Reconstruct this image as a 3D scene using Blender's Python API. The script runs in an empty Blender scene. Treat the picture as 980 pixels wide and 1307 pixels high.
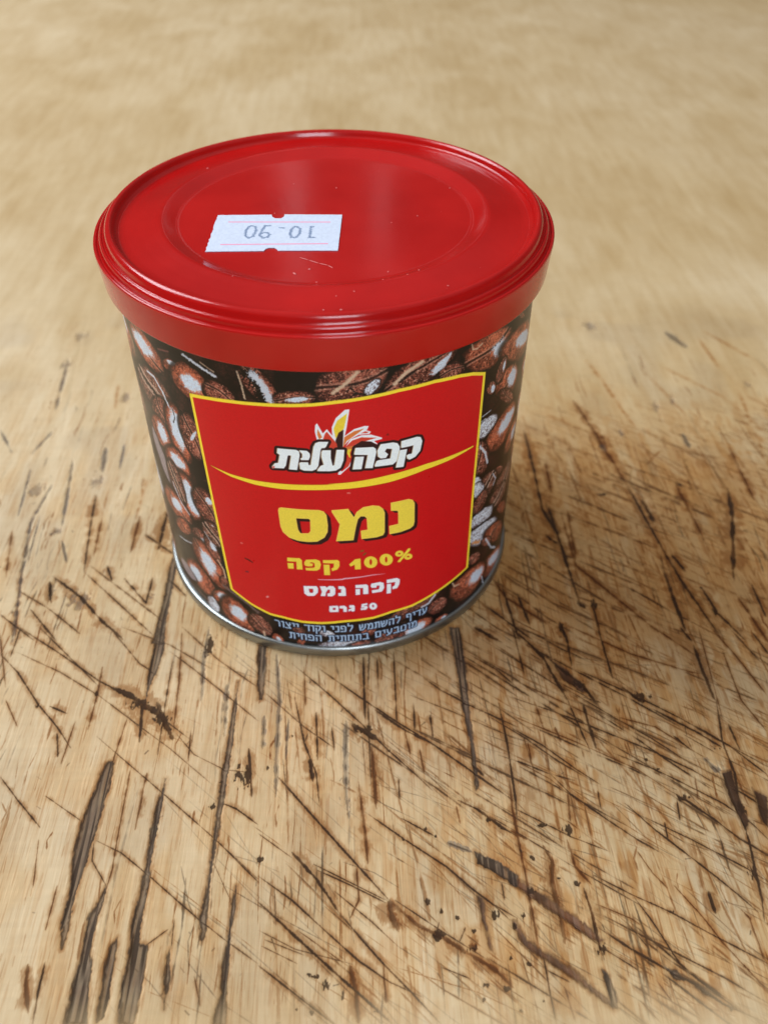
import bpy, bmesh, math, random, json
import numpy as np
from mathutils import Vector, Matrix

S = bpy.context.scene
MM = 0.001
R = 36.5                      # can body radius, mm
BODY_TOP = 70.0

# ------------------------------------------------------------------ camera, light, exposure
cam = bpy.data.cameras.new('camera')
co = bpy.data.objects.new('camera', cam)
S.collection.objects.link(co)
S.camera = co
PITCH, YAW, ROLL = 0.736084, 0.0352832, 0.00329479
co.location = (5.0093*MM, -143.2684*MM, 134.5996*MM)
_cp, _sp = math.cos(PITCH), math.sin(PITCH)
_fw = Vector((math.sin(YAW)*_cp, math.cos(YAW)*_cp, -_sp))
_rt = Vector((math.cos(YAW), -math.sin(YAW), 0))
_up = _rt.cross(_fw)
_r2 = math.cos(ROLL)*_rt + math.sin(ROLL)*_up
_u2 = -math.sin(ROLL)*_rt + math.cos(ROLL)*_up
co.rotation_euler = Matrix((_r2, _u2, -_fw)).transposed().to_euler()
cam.sensor_fit = 'VERTICAL'
cam.sensor_height = 24.0
cam.lens = 24.0*1100.0/1307.0
cam.clip_start = 0.005
cam.clip_end = 50
cam.dof.use_dof = True
cam.dof.focus_distance = 0.140
cam.dof.aperture_fstop = 13.0

world = bpy.data.worlds.new('World')
S.world = world
world.use_nodes = True
wn = world.node_tree
bg = wn.nodes['Background']
bg.inputs[1].default_value = 0.50
tcw = wn.nodes.new('ShaderNodeTexCoord')
sepw = wn.nodes.new('ShaderNodeSeparateXYZ')
rmp = wn.nodes.new('ShaderNodeValToRGB')
rmp.color_ramp.elements[0].position = 0.38
rmp.color_ramp.elements[0].color = (0.17, 0.14, 0.12, 1)      # furniture and walls low down
rmp.color_ramp.elements[1].position = 1.0
rmp.color_ramp.elements[1].color = (0.95, 0.94, 0.93, 1)      # pale ceiling
wn.links.new(tcw.outputs['Generated'], sepw.inputs[0])
wn.links.new(sepw.outputs['Z'], rmp.inputs[0])
wn.links.new(rmp.outputs[0], bg.inputs[0])

def area(name, loc, target, sx, sy, power, col):
    l = bpy.data.lights.new(name, 'AREA')
    l.shape = 'RECTANGLE'; l.size = sx; l.size_y = sy; l.energy = power; l.color = col
    o = bpy.data.objects.new(name, l)
    S.collection.objects.link(o)
    o.location = loc
    o.rotation_euler = (Vector(target)-Vector(loc)).to_track_quat('-Z', 'Y').to_euler()
    return o
area('front_fill_light', (-1.05, 0.38, 1.15), (0, 0, 0.03), 0.80, 0.80, 26, (0.88, 0.95, 1.0))
area('front_fill_light', (-1.55, 1.7, 2.0), (0, 0, 0.0), 0.9, 0.9, 15, (0.80, 0.90, 1.0))
area('front_fill_light', (0.16, -1.30, 0.75), (0, 0, 0.04), 0.45, 0.8, 14, (0.80, 0.89, 1.0))  # added fill from behind the camera, no window there; brightens label and skirt
area('front_fill_light', (-0.17, 2.3, 1.05), (0, 0, 0.07), 0.045, 0.7, .07, (0.9, 0.95, 1.0))
area('front_fill_light', (0.08, 2.3, 1.05), (0, 0, 0.07), 0.03, 0.7, .04, (0.9, 0.95, 1.0))

S.view_settings.view_transform = 'Standard'
S.view_settings.look = 'None'
S.view_settings.exposure = 0.0
S.view_settings.gamma = 1.0
S.view_settings.use_curve_mapping = False
S.render.engine = 'CYCLES'

rng = np.random.RandomState(11)
random.seed(5)

# ------------------------------------------------------------------ traced shapes, in millimetres
LAB = json.loads('''{"logo":[[[[-8.02,50.99],[-5.06,51.01],[-4.64,50.73],[-4.6,49.93],[-5.2,46.95],[-6.44,46.98],[-5.89,49.82],[-6.36,49.85],[-6.54,49.66],[-6.98,47.66],[-7.35,47.06],[-9.16,46.88],[-9.21,47.15],[-8.7,47.86],[-8.13,48.04],[-7.76,49.75],[-8.16,50.04]]],[[[-4.49,50.98],[-3.36,50.92],[-2.97,50.43],[-2.94,49.87],[-3.21,49.13],[-4.36,49.06],[-4.41,49.34],[-4.14,49.56],[-4.09,50.29],[-4.39,50.67]]],[[[0.04,52.74],[-0.35,51.81],[-0.57,51.58],[-1.0,51.58],[-1.21,51.26],[-1.74,47.96],[-2.1,47.29],[-2.75,46.94],[-4.04,46.93],[-4.61,47.2],[-4.68,48.31],[-4.48,48.57],[-3.33,48.64],[-3.27,48.07],[-2.88,48.09],[-2.24,51.8],[-1.89,52.51],[-1.32,52.76]]],[[[-0.86,51.1],[0.35,51.08],[0.29,49.56],[0.54,47.9],[0.87,48.08],[1.35,51.12],[2.48,51.05],[2.29,48.97],[1.8,47.54],[1.08,47.0],[0.06,46.88],[-1.86,46.92],[-1.78,47.27],[-1.3,47.96],[-0.8,48.21],[-1.09,49.75],[-1.05,50.71]]],[[[4.31,51.27],[7.05,51.03],[7.47,50.64],[7.56,49.9],[6.96,46.83],[5.78,46.99],[6.26,49.64],[4.16,49.93],[4.07,50.1]]],[[[4.21,49.47],[5.55,49.35],[5.13,46.9],[3.77,47.0]]],[[[8.34,51.35],[10.32,51.27],[11.06,50.93],[11.45,50.16],[11.43,49.19],[10.97,47.35],[10.36,46.84],[7.42,47.02],[7.35,47.33],[7.68,48.09],[8.08,48.21],[9.95,48.13],[10.23,50.06],[9.27,50.33],[8.94,49.79],[9.51,49.1],[9.14,48.45],[8.34,48.53],[7.88,49.03],[7.8,50.18]]],[[[11.8,51.18],[14.44,51.27],[15.09,50.98],[15.41,50.1],[15.11,48.25],[14.27,47.29],[13.28,47.02],[12.85,47.4],[12.76,48.0],[13.11,48.15],[13.68,48.06],[13.94,49.77],[11.83,49.82],[11.75,50.08]]],[[[11.56,49.4],[12.73,49.29],[12.3,46.65],[12.18,45.85],[10.92,46.03],[11.05,46.83]]]],"flame":[["w",[[3.55,58.72],[2.85,58.71],[1.42,57.27],[0.74,55.57],[0.74,54.16],[1.23,51.99],[2.22,51.5],[3.05,55.43]]],["w",[[2.22,51.5],[2.37,53.54],[4.17,54.97],[5.75,55.37],[6.47,55.27],[6.23,54.64],[4.86,53.76],[3.56,53.08]]],["w",[[2.65,51.47],[3.56,53.08],[5.3,53.67],[6.8,53.56],[8.57,52.66],[8.57,52.37],[7.32,52.21],[8.06,51.31],[6.44,52.25],[4.11,51.95]]],["w",[[4.86,53.76],[5.3,54.13],[5.89,54.58],[6.81,54.12],[6.54,53.7],[5.3,53.78]]],["w",[[-1.64,53.06],[-1.9,54.72],[-1.78,55.95],[-1.47,56.37],[-0.66,54.44],[-0.01,55.24],[1.41,52.89],[1.56,51.54],[-0.45,52.77]]],["y",[[3.17,58.01],[1.62,56.74],[1.01,55.21],[1.28,53.36],[1.88,54.46],[2.61,55.18]]],["d",[[2.52,55.01],[1.77,54.47],[1.21,52.9],[1.5,51.54],[2.31,51.49]]],["o",[[2.36,51.49],[2.6,53.52],[4.16,54.55],[5.75,54.88],[4.44,53.88],[2.98,52.78]]],["r",[[2.59,51.47],[3.84,52.8],[5.29,53.24],[7.77,52.78],[6.44,52.54],[4.11,51.95]]],["r",[[5.21,54.0],[5.88,54.34],[6.4,54.12],[6.17,53.94]]],["d",[[3.52,51.39],[5.28,52.53],[6.79,52.19],[7.86,51.32],[7.61,50.52]]],["o",[[-1.42,55.25],[-0.81,53.66],[-1.29,53.27],[-1.53,54.2]]],["r",[[-0.33,54.37],[-0.03,54.71],[1.42,52.35],[1.49,51.25],[0.34,51.3],[-0.65,53.41]]],["o",[[2.65,51.47],[4.11,51.84],[3.51,50.92],[2.78,50.98]]],["y",[[3.02,51.07],[3.74,51.15],[3.43,50.37],[3.52,49.25],[3.18,49.66],[2.91,50.42]]],["r",[[3.08,50.04],[3.46,48.89],[3.14,47.79],[2.08,46.67],[2.54,47.47],[2.81,48.58]]],["w",[[1.38,46.1],[1.45,46.56],[1.79,46.92],[2.08,46.74],[3.14,47.72],[3.51,48.7],[3.43,47.77],[2.46,46.79],[1.79,46.04]]]],"panel":[[-23.13,57.44],[-19.09,58.22],[-15.04,58.82],[-10.78,59.3],[-6.78,59.64],[-2.17,60.03],[1.61,60.49],[0.52,60.38],[5.82,60.81],[11.29,61.26],[17.23,61.23],[22.31,60.49],[25.01,59.75],[28.1,58.41],[28.06,34.41],[28.42,13.19],[21.95,11.97],[14.68,10.62],[10.53,10.59],[6.94,9.97],[1.45,9.88],[-2.82,9.42],[-6.64,9.37],[-10.54,9.83],[-12.99,9.87],[-16.86,11.08],[-21.38,13.27],[-21.75,19.86],[-22.5,38.63]],"swoosh":[[-21.0,43.75],[-17.12,43.41],[-12.44,43.44],[-8.06,43.67],[-3.6,43.91],[1.04,44.08],[-0.13,44.17],[4.16,44.35],[10.03,44.75],[16.33,45.01],[21.67,44.65],[26.64,44.24],[26.66,44.04],[21.73,43.87],[16.38,43.87],[10.04,43.24],[4.13,43.04],[-0.18,42.97],[-3.11,42.86],[-8.15,42.58],[-12.54,42.55],[-17.19,42.92]],"big":[[[[-8.83,38.24],[-8.4,38.46],[-2.03,38.51],[-1.25,38.17],[-0.82,37.35],[-0.69,34.97],[-0.8,33.48],[-1.38,32.16],[-2.66,31.17],[-4.2,30.98],[-6.01,31.08],[-7.52,31.62],[-8.57,32.76],[-8.9,34.01],[-9.02,37.66]],[[-6.0,36.36],[-3.89,36.44],[-3.63,36.18],[-3.71,33.58],[-4.08,33.05],[-5.47,32.95],[-5.83,33.76]]],[[[0.09,38.47],[2.83,38.6],[3.75,36.6],[4.24,37.72],[5.34,38.64],[6.97,38.75],[8.07,38.39],[8.76,37.6],[9.05,36.62],[9.06,32.15],[8.77,31.46],[7.63,31.25],[4.96,31.33],[4.85,33.3],[6.03,33.39],[5.92,36.01],[5.58,36.52],[4.9,36.63],[4.42,36.06],[4.04,34.26],[3.57,31.26],[0.57,31.26],[1.32,35.18],[0.08,38.06]]],[[[10.09,38.61],[13.34,38.47],[14.1,37.99],[14.5,37.12],[14.58,32.82],[14.42,31.93],[13.81,31.49],[12.0,31.27],[9.93,31.37],[9.85,33.35],[11.52,33.36],[11.45,36.05],[11.33,36.45],[10.15,36.79]]]],"shoff":[[6.26,36.13],[6.88,35.5]],"yel":[[[[-8.26,26.59],[-6.0,26.78],[-5.67,26.36],[-5.67,24.04],[-6.69,23.93],[-6.64,25.89],[-8.32,25.71]]],[[[-8.31,25.23],[-7.25,25.36],[-7.27,24.0],[-8.27,23.87]]],[[[-5.2,25.92],[-4.88,26.55],[-3.16,26.79],[-2.48,26.42],[-2.31,25.53],[-2.57,24.4],[-3.16,23.96],[-5.03,23.91],[-5.1,24.47],[-3.59,24.65],[-3.4,24.97],[-3.43,25.77],[-3.77,26.05],[-4.2,25.98],[-4.24,25.75],[-3.72,25.65],[-3.82,25.08],[-4.54,24.94],[-5.08,25.02],[-5.26,25.41]]],[[[-1.87,26.64],[0.62,26.65],[0.96,26.29],[0.93,25.08],[0.55,24.29],[-0.39,23.91],[-0.47,24.53],[-0.07,24.82],[0.01,25.83],[-1.91,25.94]]],[[[-1.84,25.5],[-0.82,25.5],[-0.81,22.89],[-1.81,22.89]]],[[[2.7,25.4],[3.75,26.52],[4.67,26.58],[4.7,23.95],[3.7,24.0],[3.65,25.23],[2.93,24.87]]],[[[7.71,25.07],[7.65,24.63],[7.48,24.26],[7.21,24.0],[6.88,23.87],[6.51,23.88],[6.14,24.02],[5.81,24.3],[5.56,24.67],[5.39,25.11],[5.34,25.57],[5.41,26.0],[5.58,26.38],[5.84,26.64],[6.17,26.78],[6.53,26.78],[6.9,26.63],[7.23,26.35],[7.49,25.97],[7.66,25.53]],[[6.78,25.32],[6.77,25.09],[6.73,24.88],[6.67,24.72],[6.6,24.63],[6.51,24.61],[6.43,24.66],[6.36,24.79],[6.31,24.97],[6.27,25.19],[6.26,25.43],[6.28,25.67],[6.31,25.87],[6.37,26.03],[6.45,26.12],[6.53,26.14],[6.61,26.09],[6.68,25.96],[6.73,25.78],[6.77,25.56]]],[[[10.58,24.91],[10.52,24.47],[10.35,24.12],[10.08,23.88],[9.74,23.77],[9.36,23.81],[8.98,23.99],[8.64,24.3],[8.37,24.69],[8.2,25.14],[8.14,25.61],[8.2,26.04],[8.37,26.4],[8.63,26.65],[8.97,26.76],[9.34,26.73],[9.72,26.55],[10.06,26.24],[10.34,25.84],[10.51,25.38]],[[9.6,25.21],[9.59,24.97],[9.56,24.77],[9.5,24.61],[9.43,24.52],[9.35,24.51],[9.27,24.57],[9.2,24.7],[9.15,24.89],[9.11,25.11],[9.1,25.35],[9.11,25.59],[9.14,25.79],[9.2,25.94],[9.27,26.03],[9.35,26.05],[9.42,25.99],[9.49,25.86],[9.55,25.67],[9.59,25.45]]],[[[12.61,25.94],[12.6,25.65],[12.47,25.42],[12.24,25.28],[11.95,25.25],[11.64,25.34],[11.36,25.52],[11.15,25.77],[11.05,26.06],[11.06,26.34],[11.19,26.57],[11.42,26.72],[11.71,26.76],[12.01,26.68],[12.29,26.49],[12.5,26.23]],[[12.09,25.92],[12.04,25.79],[11.91,25.75],[11.75,25.8],[11.62,25.94],[11.57,26.1],[11.61,26.22],[11.74,26.27],[11.9,26.21],[12.04,26.08]]],[[[14.37,24.5],[14.36,24.21],[14.23,23.99],[13.99,23.86],[13.69,23.84],[13.37,23.95],[13.08,24.14],[12.87,24.41],[12.76,24.71],[12.77,25.0],[12.9,25.23],[13.13,25.36],[13.43,25.38],[13.75,25.29],[14.04,25.08],[14.26,24.81]],[[13.83,24.51],[13.78,24.39],[13.65,24.35],[13.48,24.42],[13.35,24.56],[13.29,24.72],[13.34,24.85],[13.47,24.88],[13.64,24.82],[13.78,24.68]]],[[[13.54,26.68],[13.91,26.54],[13.98,26.23],[11.97,23.83],[11.58,23.96],[11.53,24.18]]]],"pline":[[-2.99,21.74],[-0.83,21.73],[1.32,21.81],[1.79,21.99],[4.67,22.0],[6.86,22.09],[9.24,21.72],[6.86,21.92],[4.67,21.79],[1.78,21.69],[1.31,21.52],[-0.84,21.56],[-2.99,21.62]],"wht":[[[[-5.72,19.7],[-3.37,19.89],[-3.14,19.27],[-3.23,18.2],[-3.94,17.28],[-5.13,17.16],[-5.69,17.74]],[[-4.84,19.13],[-3.99,19.17],[-4.0,18.35],[-4.2,18.01],[-4.64,17.97],[-4.8,18.28]]],[[[-2.76,19.87],[-1.77,19.92],[-1.57,19.54],[-1.04,20.01],[-0.33,19.92],[0.0,19.31],[-0.08,17.82],[-0.57,17.29],[-1.45,17.29],[-1.45,18.0],[-0.97,18.11],[-0.94,19.08],[-1.37,19.08],[-1.77,18.26],[-1.88,17.35],[-2.72,17.32],[-2.42,18.45]]],[[[0.58,19.88],[1.55,19.82],[1.85,19.2],[1.87,17.27],[0.53,17.36],[0.52,18.05],[1.07,18.13],[1.1,19.15],[0.6,19.18]]],[[[3.7,19.9],[5.66,19.76],[5.98,19.33],[5.99,17.18],[5.07,17.3],[5.09,18.97],[3.69,19.16]]],[[[3.71,18.82],[4.47,18.74],[4.45,17.26],[3.68,17.31]]],[[[6.58,19.74],[8.19,19.8],[8.87,19.36],[8.98,18.04],[8.57,17.19],[6.76,17.23],[6.66,17.94],[8.01,17.93],[8.19,18.87],[7.59,19.07],[7.51,18.51],[6.69,18.64],[6.47,19.12]]],[[[9.49,20.02],[11.41,19.86],[11.99,19.28],[11.93,18.13],[11.52,17.16],[10.66,17.14],[10.57,17.75],[11.04,18.02],[11.18,18.94],[9.5,19.17]]],[[[9.53,18.84],[10.3,18.7],[10.27,16.23],[9.5,16.33]]],[[[-1.22,14.55],[0.22,14.64],[0.41,14.3],[0.37,12.96],[-1.18,12.93],[-1.29,13.22]],[[-0.66,14.11],[-0.1,14.09],[-0.12,13.47],[-0.65,13.48]]],[[[0.63,14.55],[1.55,14.55],[1.94,14.08],[1.9,12.85],[1.32,12.9],[1.32,13.86],[0.64,13.91]]],[[[2.44,14.58],[3.21,14.53],[3.41,14.13],[3.38,12.9],[2.9,12.81],[2.73,13.21],[2.28,12.88],[2.23,13.44],[2.83,13.64],[2.81,13.92],[2.42,13.96]]],[[[4.75,14.58],[5.76,14.65],[5.81,14.19],[5.15,14.17],[5.17,13.94],[5.67,13.95],[5.89,13.46],[5.51,12.94],[4.6,12.98],[4.55,13.48],[5.21,13.38],[5.22,13.6],[4.66,13.64]]],[[[7.62,13.38],[7.58,13.1],[7.48,12.86],[7.31,12.7],[7.11,12.62],[6.88,12.63],[6.65,12.73],[6.45,12.91],[6.29,13.16],[6.19,13.44],[6.15,13.74],[6.19,14.02],[6.3,14.26],[6.46,14.43],[6.66,14.51],[6.89,14.5],[7.11,14.4],[7.32,14.22],[7.48,13.97],[7.58,13.68]],[[7.1,13.56],[7.06,13.33],[6.95,13.21],[6.82,13.25],[6.71,13.42],[6.67,13.66],[6.71,13.89],[6.82,14.01],[6.95,13.98],[7.06,13.81]]]],"marks":[[[[-15.44,31.58],[-14.12,31.57],[-13.22,31.4],[-14.0,31.04],[-15.14,30.88]]]],"beans":[["f",[-34.05,53.05,3.76,-1.92,-3.97,-3.09],null],["s",[-32.54,49.57,0.99,-1.78,-2.94,-2.17],null],["b",[-33.99,61.23,3.76,-2.14,-2.87,-2.05],[-34.71,61.55,2.58,-1.15,-2.01,-1.43]],["b",[-26.28,61.1,1.63,-0.3,-1.04,-1.2],[-25.53,61.88,1.46,-0.33,-0.69,-0.8]],["b",[-22.6,59.45,2.79,-1.62,-2.33,-2.52],[-22.38,59.53,1.53,-0.85,-1.31,-1.45]],["s",[-18.36,59.4,1.24,-0.06,-0.59,-1.26],null],["b",[-34.58,43.79,1.74,-2.19,-2.84,-2.21],[-33.95,44.06,0.79,-1.72,-1.53,-1.15]],["b",[-28.15,47.0,0.99,-4.77,-2.66,-1.9],[-28.31,48.17,0.6,-3.48,-1.82,-1.27]],["s",[-24.51,48.21,1.07,-3.47,-2.23,-1.68],[-24.11,48.49,0.81,1.25,0.42,-0.02]],["b",[-30.4,39.59,2.17,-1.76,-2.52,-2.34],[-30.25,40.1,1.87,-0.64,-1.39,-1.43]],["g",[-37.23,36.96,1.83,-4.23,-1.53,-1.19],null],["b",[-29.21,32.61,2.15,-3.45,-3.0,-2.75],[-28.21,32.7,1.01,-3.29,-1.99,-1.69]],["f",[-32.32,33.77,1.15,-3.58,-2.08,-1.71],null],["b",[-34.71,26.69,3.61,-1.42,-2.96,-2.89],[-34.35,27.18,1.49,-0.63,-1.66,-1.62]],["b",[-33.54,22.18,1.64,-0.62,-2.15,-2.24],null],["s",[-24.13,32.82,1.7,-2.86,-2.26,-2.22],[-23.09,34.71,0.47,-0.55,-0.69,-0.73]],["f",[-23.76,26.46,1.35,-1.78,-1.73,-1.9],[-22.93,29.17,0.59,0.07,-0.3,-0.64]],["s",[-27.53,22.93,1.48,-1.48,-1.57,-1.72],[-26.81,22.33,0.38,-0.88,-0.73,-0.72]],["b",[-26.24,16.95,3.29,-3.47,-2.36,-2.75],[-26.75,17.14,1.37,-2.35,-1.69,-1.79]],["s",[-24.47,21.89,1.22,-2.16,-1.07,-1.13],[-24.15,22.94,0.62,-0.63,-0.55,-0.65]],["b",[-30.72,10.3,3.42,-1.78,-2.54,-3.03],[-32.16,10.46,1.55,-1.02,-1.58,-1.78]],["g",[-35.86,8.35,2.63,-0.66,-1.4,-1.54],null],["b",[-24.11,9.01,2.16,-0.02,-1.17,-2.17],[-23.79,9.44,1.47,-0.01,-0.7,-1.33]],["b",[-20.57,6.1,2.93,-2.29,-2.12,-3.23],[-20.47,6.85,1.46,-0.92,-1.15,-1.84]],["w",[-27.46,4.92,1.05,-1.09,-1.26,-1.55],null],["s",[-15.42,5.99,1.84,-1.49,-1.18,-2.06],null],["s",[-22.85,14.58,0.55,-0.68,-0.91,-1.11],null],["b",[29.18,62.17,4.37,1.01,2.85,-3.04],[32.38,61.01,1.93,0.42,1.9,-1.76]],["b",[40.51,58.04,4.14,1.12,5.67,-3.76],[42.02,57.72,2.73,-0.03,3.54,-2.37]],["b",[36.31,52.45,2.27,1.51,3.63,-2.76],[37.93,52.42,0.8,1.23,1.99,-1.36]],["s",[36.58,49.04,2.28,-2.33,-2.02,0.32],null],["s",[30.26,54.26,0.39,0.88,1.19,-0.86],[30.77,53.84,0.13,0.66,0.59,-0.38]],["s",[32.98,56.36,0.87,1.67,1.25,-0.86],[33.76,56.76,0.19,0.81,0.39,-0.25]],["s",[39.2,63.49,0.6,0.08,1.2,-0.83],null],["s",[20.46,62.0,1.48,0.41,0.78,-1.24],null],["b",[36.55,42.58,4.2,2.04,3.43,-2.92],[37.78,43.0,2.87,0.86,1.93,-1.63]],["w",[29.89,46.44,2.52,0.8,1.5,-1.64],null],["s",[28.92,40.26,-0.02,3.09,2.63,-1.72],null],["b",[42.46,36.97,2.35,2.13,2.48,-1.89],[44.04,36.59,1.4,0.84,1.91,-1.44]],["s",[36.78,32.46,1.45,-0.27,1.3,-1.45],null],["f",[41.68,26.65,3.06,1.47,4.09,-3.53],null],["f",[32.32,32.09,2.25,1.06,2.21,-2.34],null],["w",[28.7,34.19,0.29,1.35,1.55,-1.23],null],["w",[29.43,32.45,0.54,1.27,1.65,-1.47],null],["s",[30.43,29.01,1.45,1.46,1.49,-1.53],null],["f",[38.75,24.93,2.92,0.42,2.81,-2.74],null],["w",[31.7,24.13,3.09,0.26,1.75,-2.27],null],["w",[33.14,19.45,4.47,-0.36,2.34,-3.15],null],["b",[39.2,14.62,2.78,0.04,4.06,-4.29],null],["s",[34.69,15.54,1.3,-0.04,1.5,-1.88],null],["b",[39.98,5.46,4.86,-0.41,3.98,-4.41],[40.82,5.78,3.05,-0.63,2.4,-2.64]],["s",[30.29,14.25,1.54,0.12,1.19,-1.73],null],["b",[42.01,19.04,1.4,0.24,3.06,-2.85],null],["b",[29.71,8.15,4.36,0.94,2.6,-3.77],[31.89,8.15,2.24,0.41,1.48,-2.0]],["s",[20.66,7.63,1.75,0.7,1.03,-1.95],null],["b",[22.0,2.73,1.36,0.26,0.55,-1.15],[22.36,2.82,0.58,0.11,0.24,-0.5]],["b",[15.93,3.65,2.8,0.79,0.82,-2.12],[15.62,3.56,1.98,0.66,0.57,-1.45]],["s",[15.42,10.1,4.57,1.44,0.61,-1.54],null],["s",[11.87,3.64,1.06,-0.11,0.22,-1.42],null],["w",[1.62,2.61,4.81,0.15,0.05,-1.91],null],["s",[3.53,2.49,2.32,0.83,0.22,-1.17],null],["s",[9.51,3.53,2.05,0.89,0.51,-1.59],null],["b",[-11.89,3.06,0.98,-0.81,-0.58,-1.14],[-11.76,3.04,0.45,-0.57,-0.3,-0.48]],["b",[-7.16,3.58,0.68,0.62,0.24,-0.86],null],["s",[-7.41,7.12,0.91,-0.52,-0.37,-1.0],null],["w",[-1.87,6.57,1.21,-0.44,-0.19,-0.92],null],["s",[5.89,6.87,-1.22,-0.43,-0.39,1.67],null],["s",[4.12,63.15,4.54,1.11,0.66,-3.03],null],["w",[7.08,62.32,0.94,0.95,0.49,-0.65],null],["s",[15.12,63.7,4.76,2.24,1.32,-2.18],[18.27,63.61,1.38,0.88,0.47,-0.6]],["s",[20.45,61.53,1.95,0.09,0.72,-1.57],null],["s",[-9.91,62.3,2.12,-2.6,-1.4,-1.52],null],["s",[-4.86,60.45,2.65,0.45,0.0,-1.55],[-4.2,60.59,1.53,0.19,-0.01,-0.47]],["s",[-17.01,59.4,2.08,-0.85,-1.13,-1.7],null]],"lines":[[[[-23.07,64.46],[-17.18,62.43]],0.52,"w"],[[[-19.7,64.23],[-17.4,63.22]],0.2,"t"],[[[-34.86,56.3],[-32.51,56.39],[-30.5,54.39],[-29.48,52.24]],0.48,"w"],[[[-29.23,63.08],[-26.42,63.72]],0.31,"r"],[[[-28.4,52.03],[-28.18,50.4],[-28.93,49.04]],0.17,"k"],[[[-33.88,33.02],[-31.97,29.17],[-29.86,27.7]],0.35,"w"],[[[-36.56,17.39],[-33.84,18.2],[-31.43,19.2]],0.26,"w"],[[[-25.85,25.86],[-24.68,24.12],[-23.35,23.4]],0.22,"w"],[[[-23.49,19.81],[-22.37,17.89],[-22.21,15.89]],0.39,"t"],[[[-23.24,13.05],[-20.52,12.3],[-18.0,11.27],[-15.67,9.54]],0.62,"g"],[[[-32.5,5.17],[-28.93,4.9]],0.33,"b"],[[[-14.87,4.22],[-14.79,2.67]],0.38,"t"],[[[24.2,65.04],[24.53,64.0],[25.46,63.81],[26.6,64.27]],0.24,"t"],[[[28.28,49.37],[30.75,49.45]],0.21,"w"],[[[28.26,48.42],[29.4,48.46]],0.21,"w"],[[[28.67,42.88],[30.5,40.43],[31.45,37.73]],0.52,"w"],[[[34.07,33.34],[35.45,31.38],[34.64,30.18]],0.28,"w"],[[[29.24,22.98],[33.2,22.15],[37.97,20.38]],0.43,"k"],[[[29.36,19.2],[31.59,17.82]],0.71,"o"],[[[34.07,16.75],[37.25,11.81],[40.09,9.34]],0.47,"w"],[[[34.12,5.98],[35.41,2.47]],0.36,"w"],[[[16.92,9.33],[18.44,9.62],[19.8,11.23]],0.46,"w"],[[[24.1,11.83],[24.81,10.37],[26.09,10.11]],0.31,"t"],[[[1.15,61.8],[3.02,63.24],[4.88,65.21]],0.56,"t"],[[[3.78,62.56],[4.55,61.55],[5.87,61.08]],0.32,"k"],[[[10.49,62.18],[12.43,63.92],[14.99,65.12]],0.56,"t"],[[[11.33,62.31],[13.58,63.64]],0.32,"k"],[[[16.92,62.39],[18.77,63.21],[19.81,64.88]],0.56,"w"],[[[-12.21,64.29],[-10.97,64.15],[-10.22,62.63],[-9.61,59.63]],1.9,"k"],[[[-10.95,64.27],[-9.71,63.22],[-8.79,61.06],[-8.55,60.05]],1.18,"w"],[[[-13.26,64.33],[-12.81,62.14],[-12.52,59.61]],0.3,"t"]],"stk":[[-18.22,-0.57],[-9.16,-0.62],[-8.97,-1.53],[-8.48,-2.06],[-7.46,-2.09],[-7.08,-1.58],[-6.97,-0.55],[2.77,-0.95],[2.13,-14.17],[-7.31,-13.96],[-7.6,-13.33],[-8.0,-12.97],[-8.89,-12.95],[-9.3,-13.28],[-9.58,-14.01],[-18.78,-13.98]],"stkl":[[[-16.06,-3.31],[0.72,-3.78]],[[-16.51,-11.64],[0.42,-11.77]]],"stkd":[[[-12.21,-4.86],[-11.52,-5.19],[-11.32,-6.74],[-11.63,-8.84],[-12.36,-9.41],[-12.9,-8.51],[-12.98,-6.69],[-12.58,-5.16],[-12.21,-4.86]],[[-9.16,-4.95],[-9.95,-4.92],[-10.41,-7.07],[-10.61,-8.57],[-10.03,-9.48],[-9.27,-9.2],[-9.02,-8.31],[-9.38,-7.52],[-10.04,-7.5],[-10.45,-7.97]],[[-7.52,-5.74],[-6.81,-5.82]],[[-4.63,-5.38],[-4.07,-6.32],[-4.13,-8.15],[-4.72,-9.45],[-5.38,-9.31],[-5.69,-8.1],[-5.52,-6.28],[-5.03,-5.37],[-4.63,-5.38]],[[-1.9,-5.46],[-2.33,-5.45],[-2.38,-7.29],[-2.47,-9.51],[-1.69,-9.53]]]}''')
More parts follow.
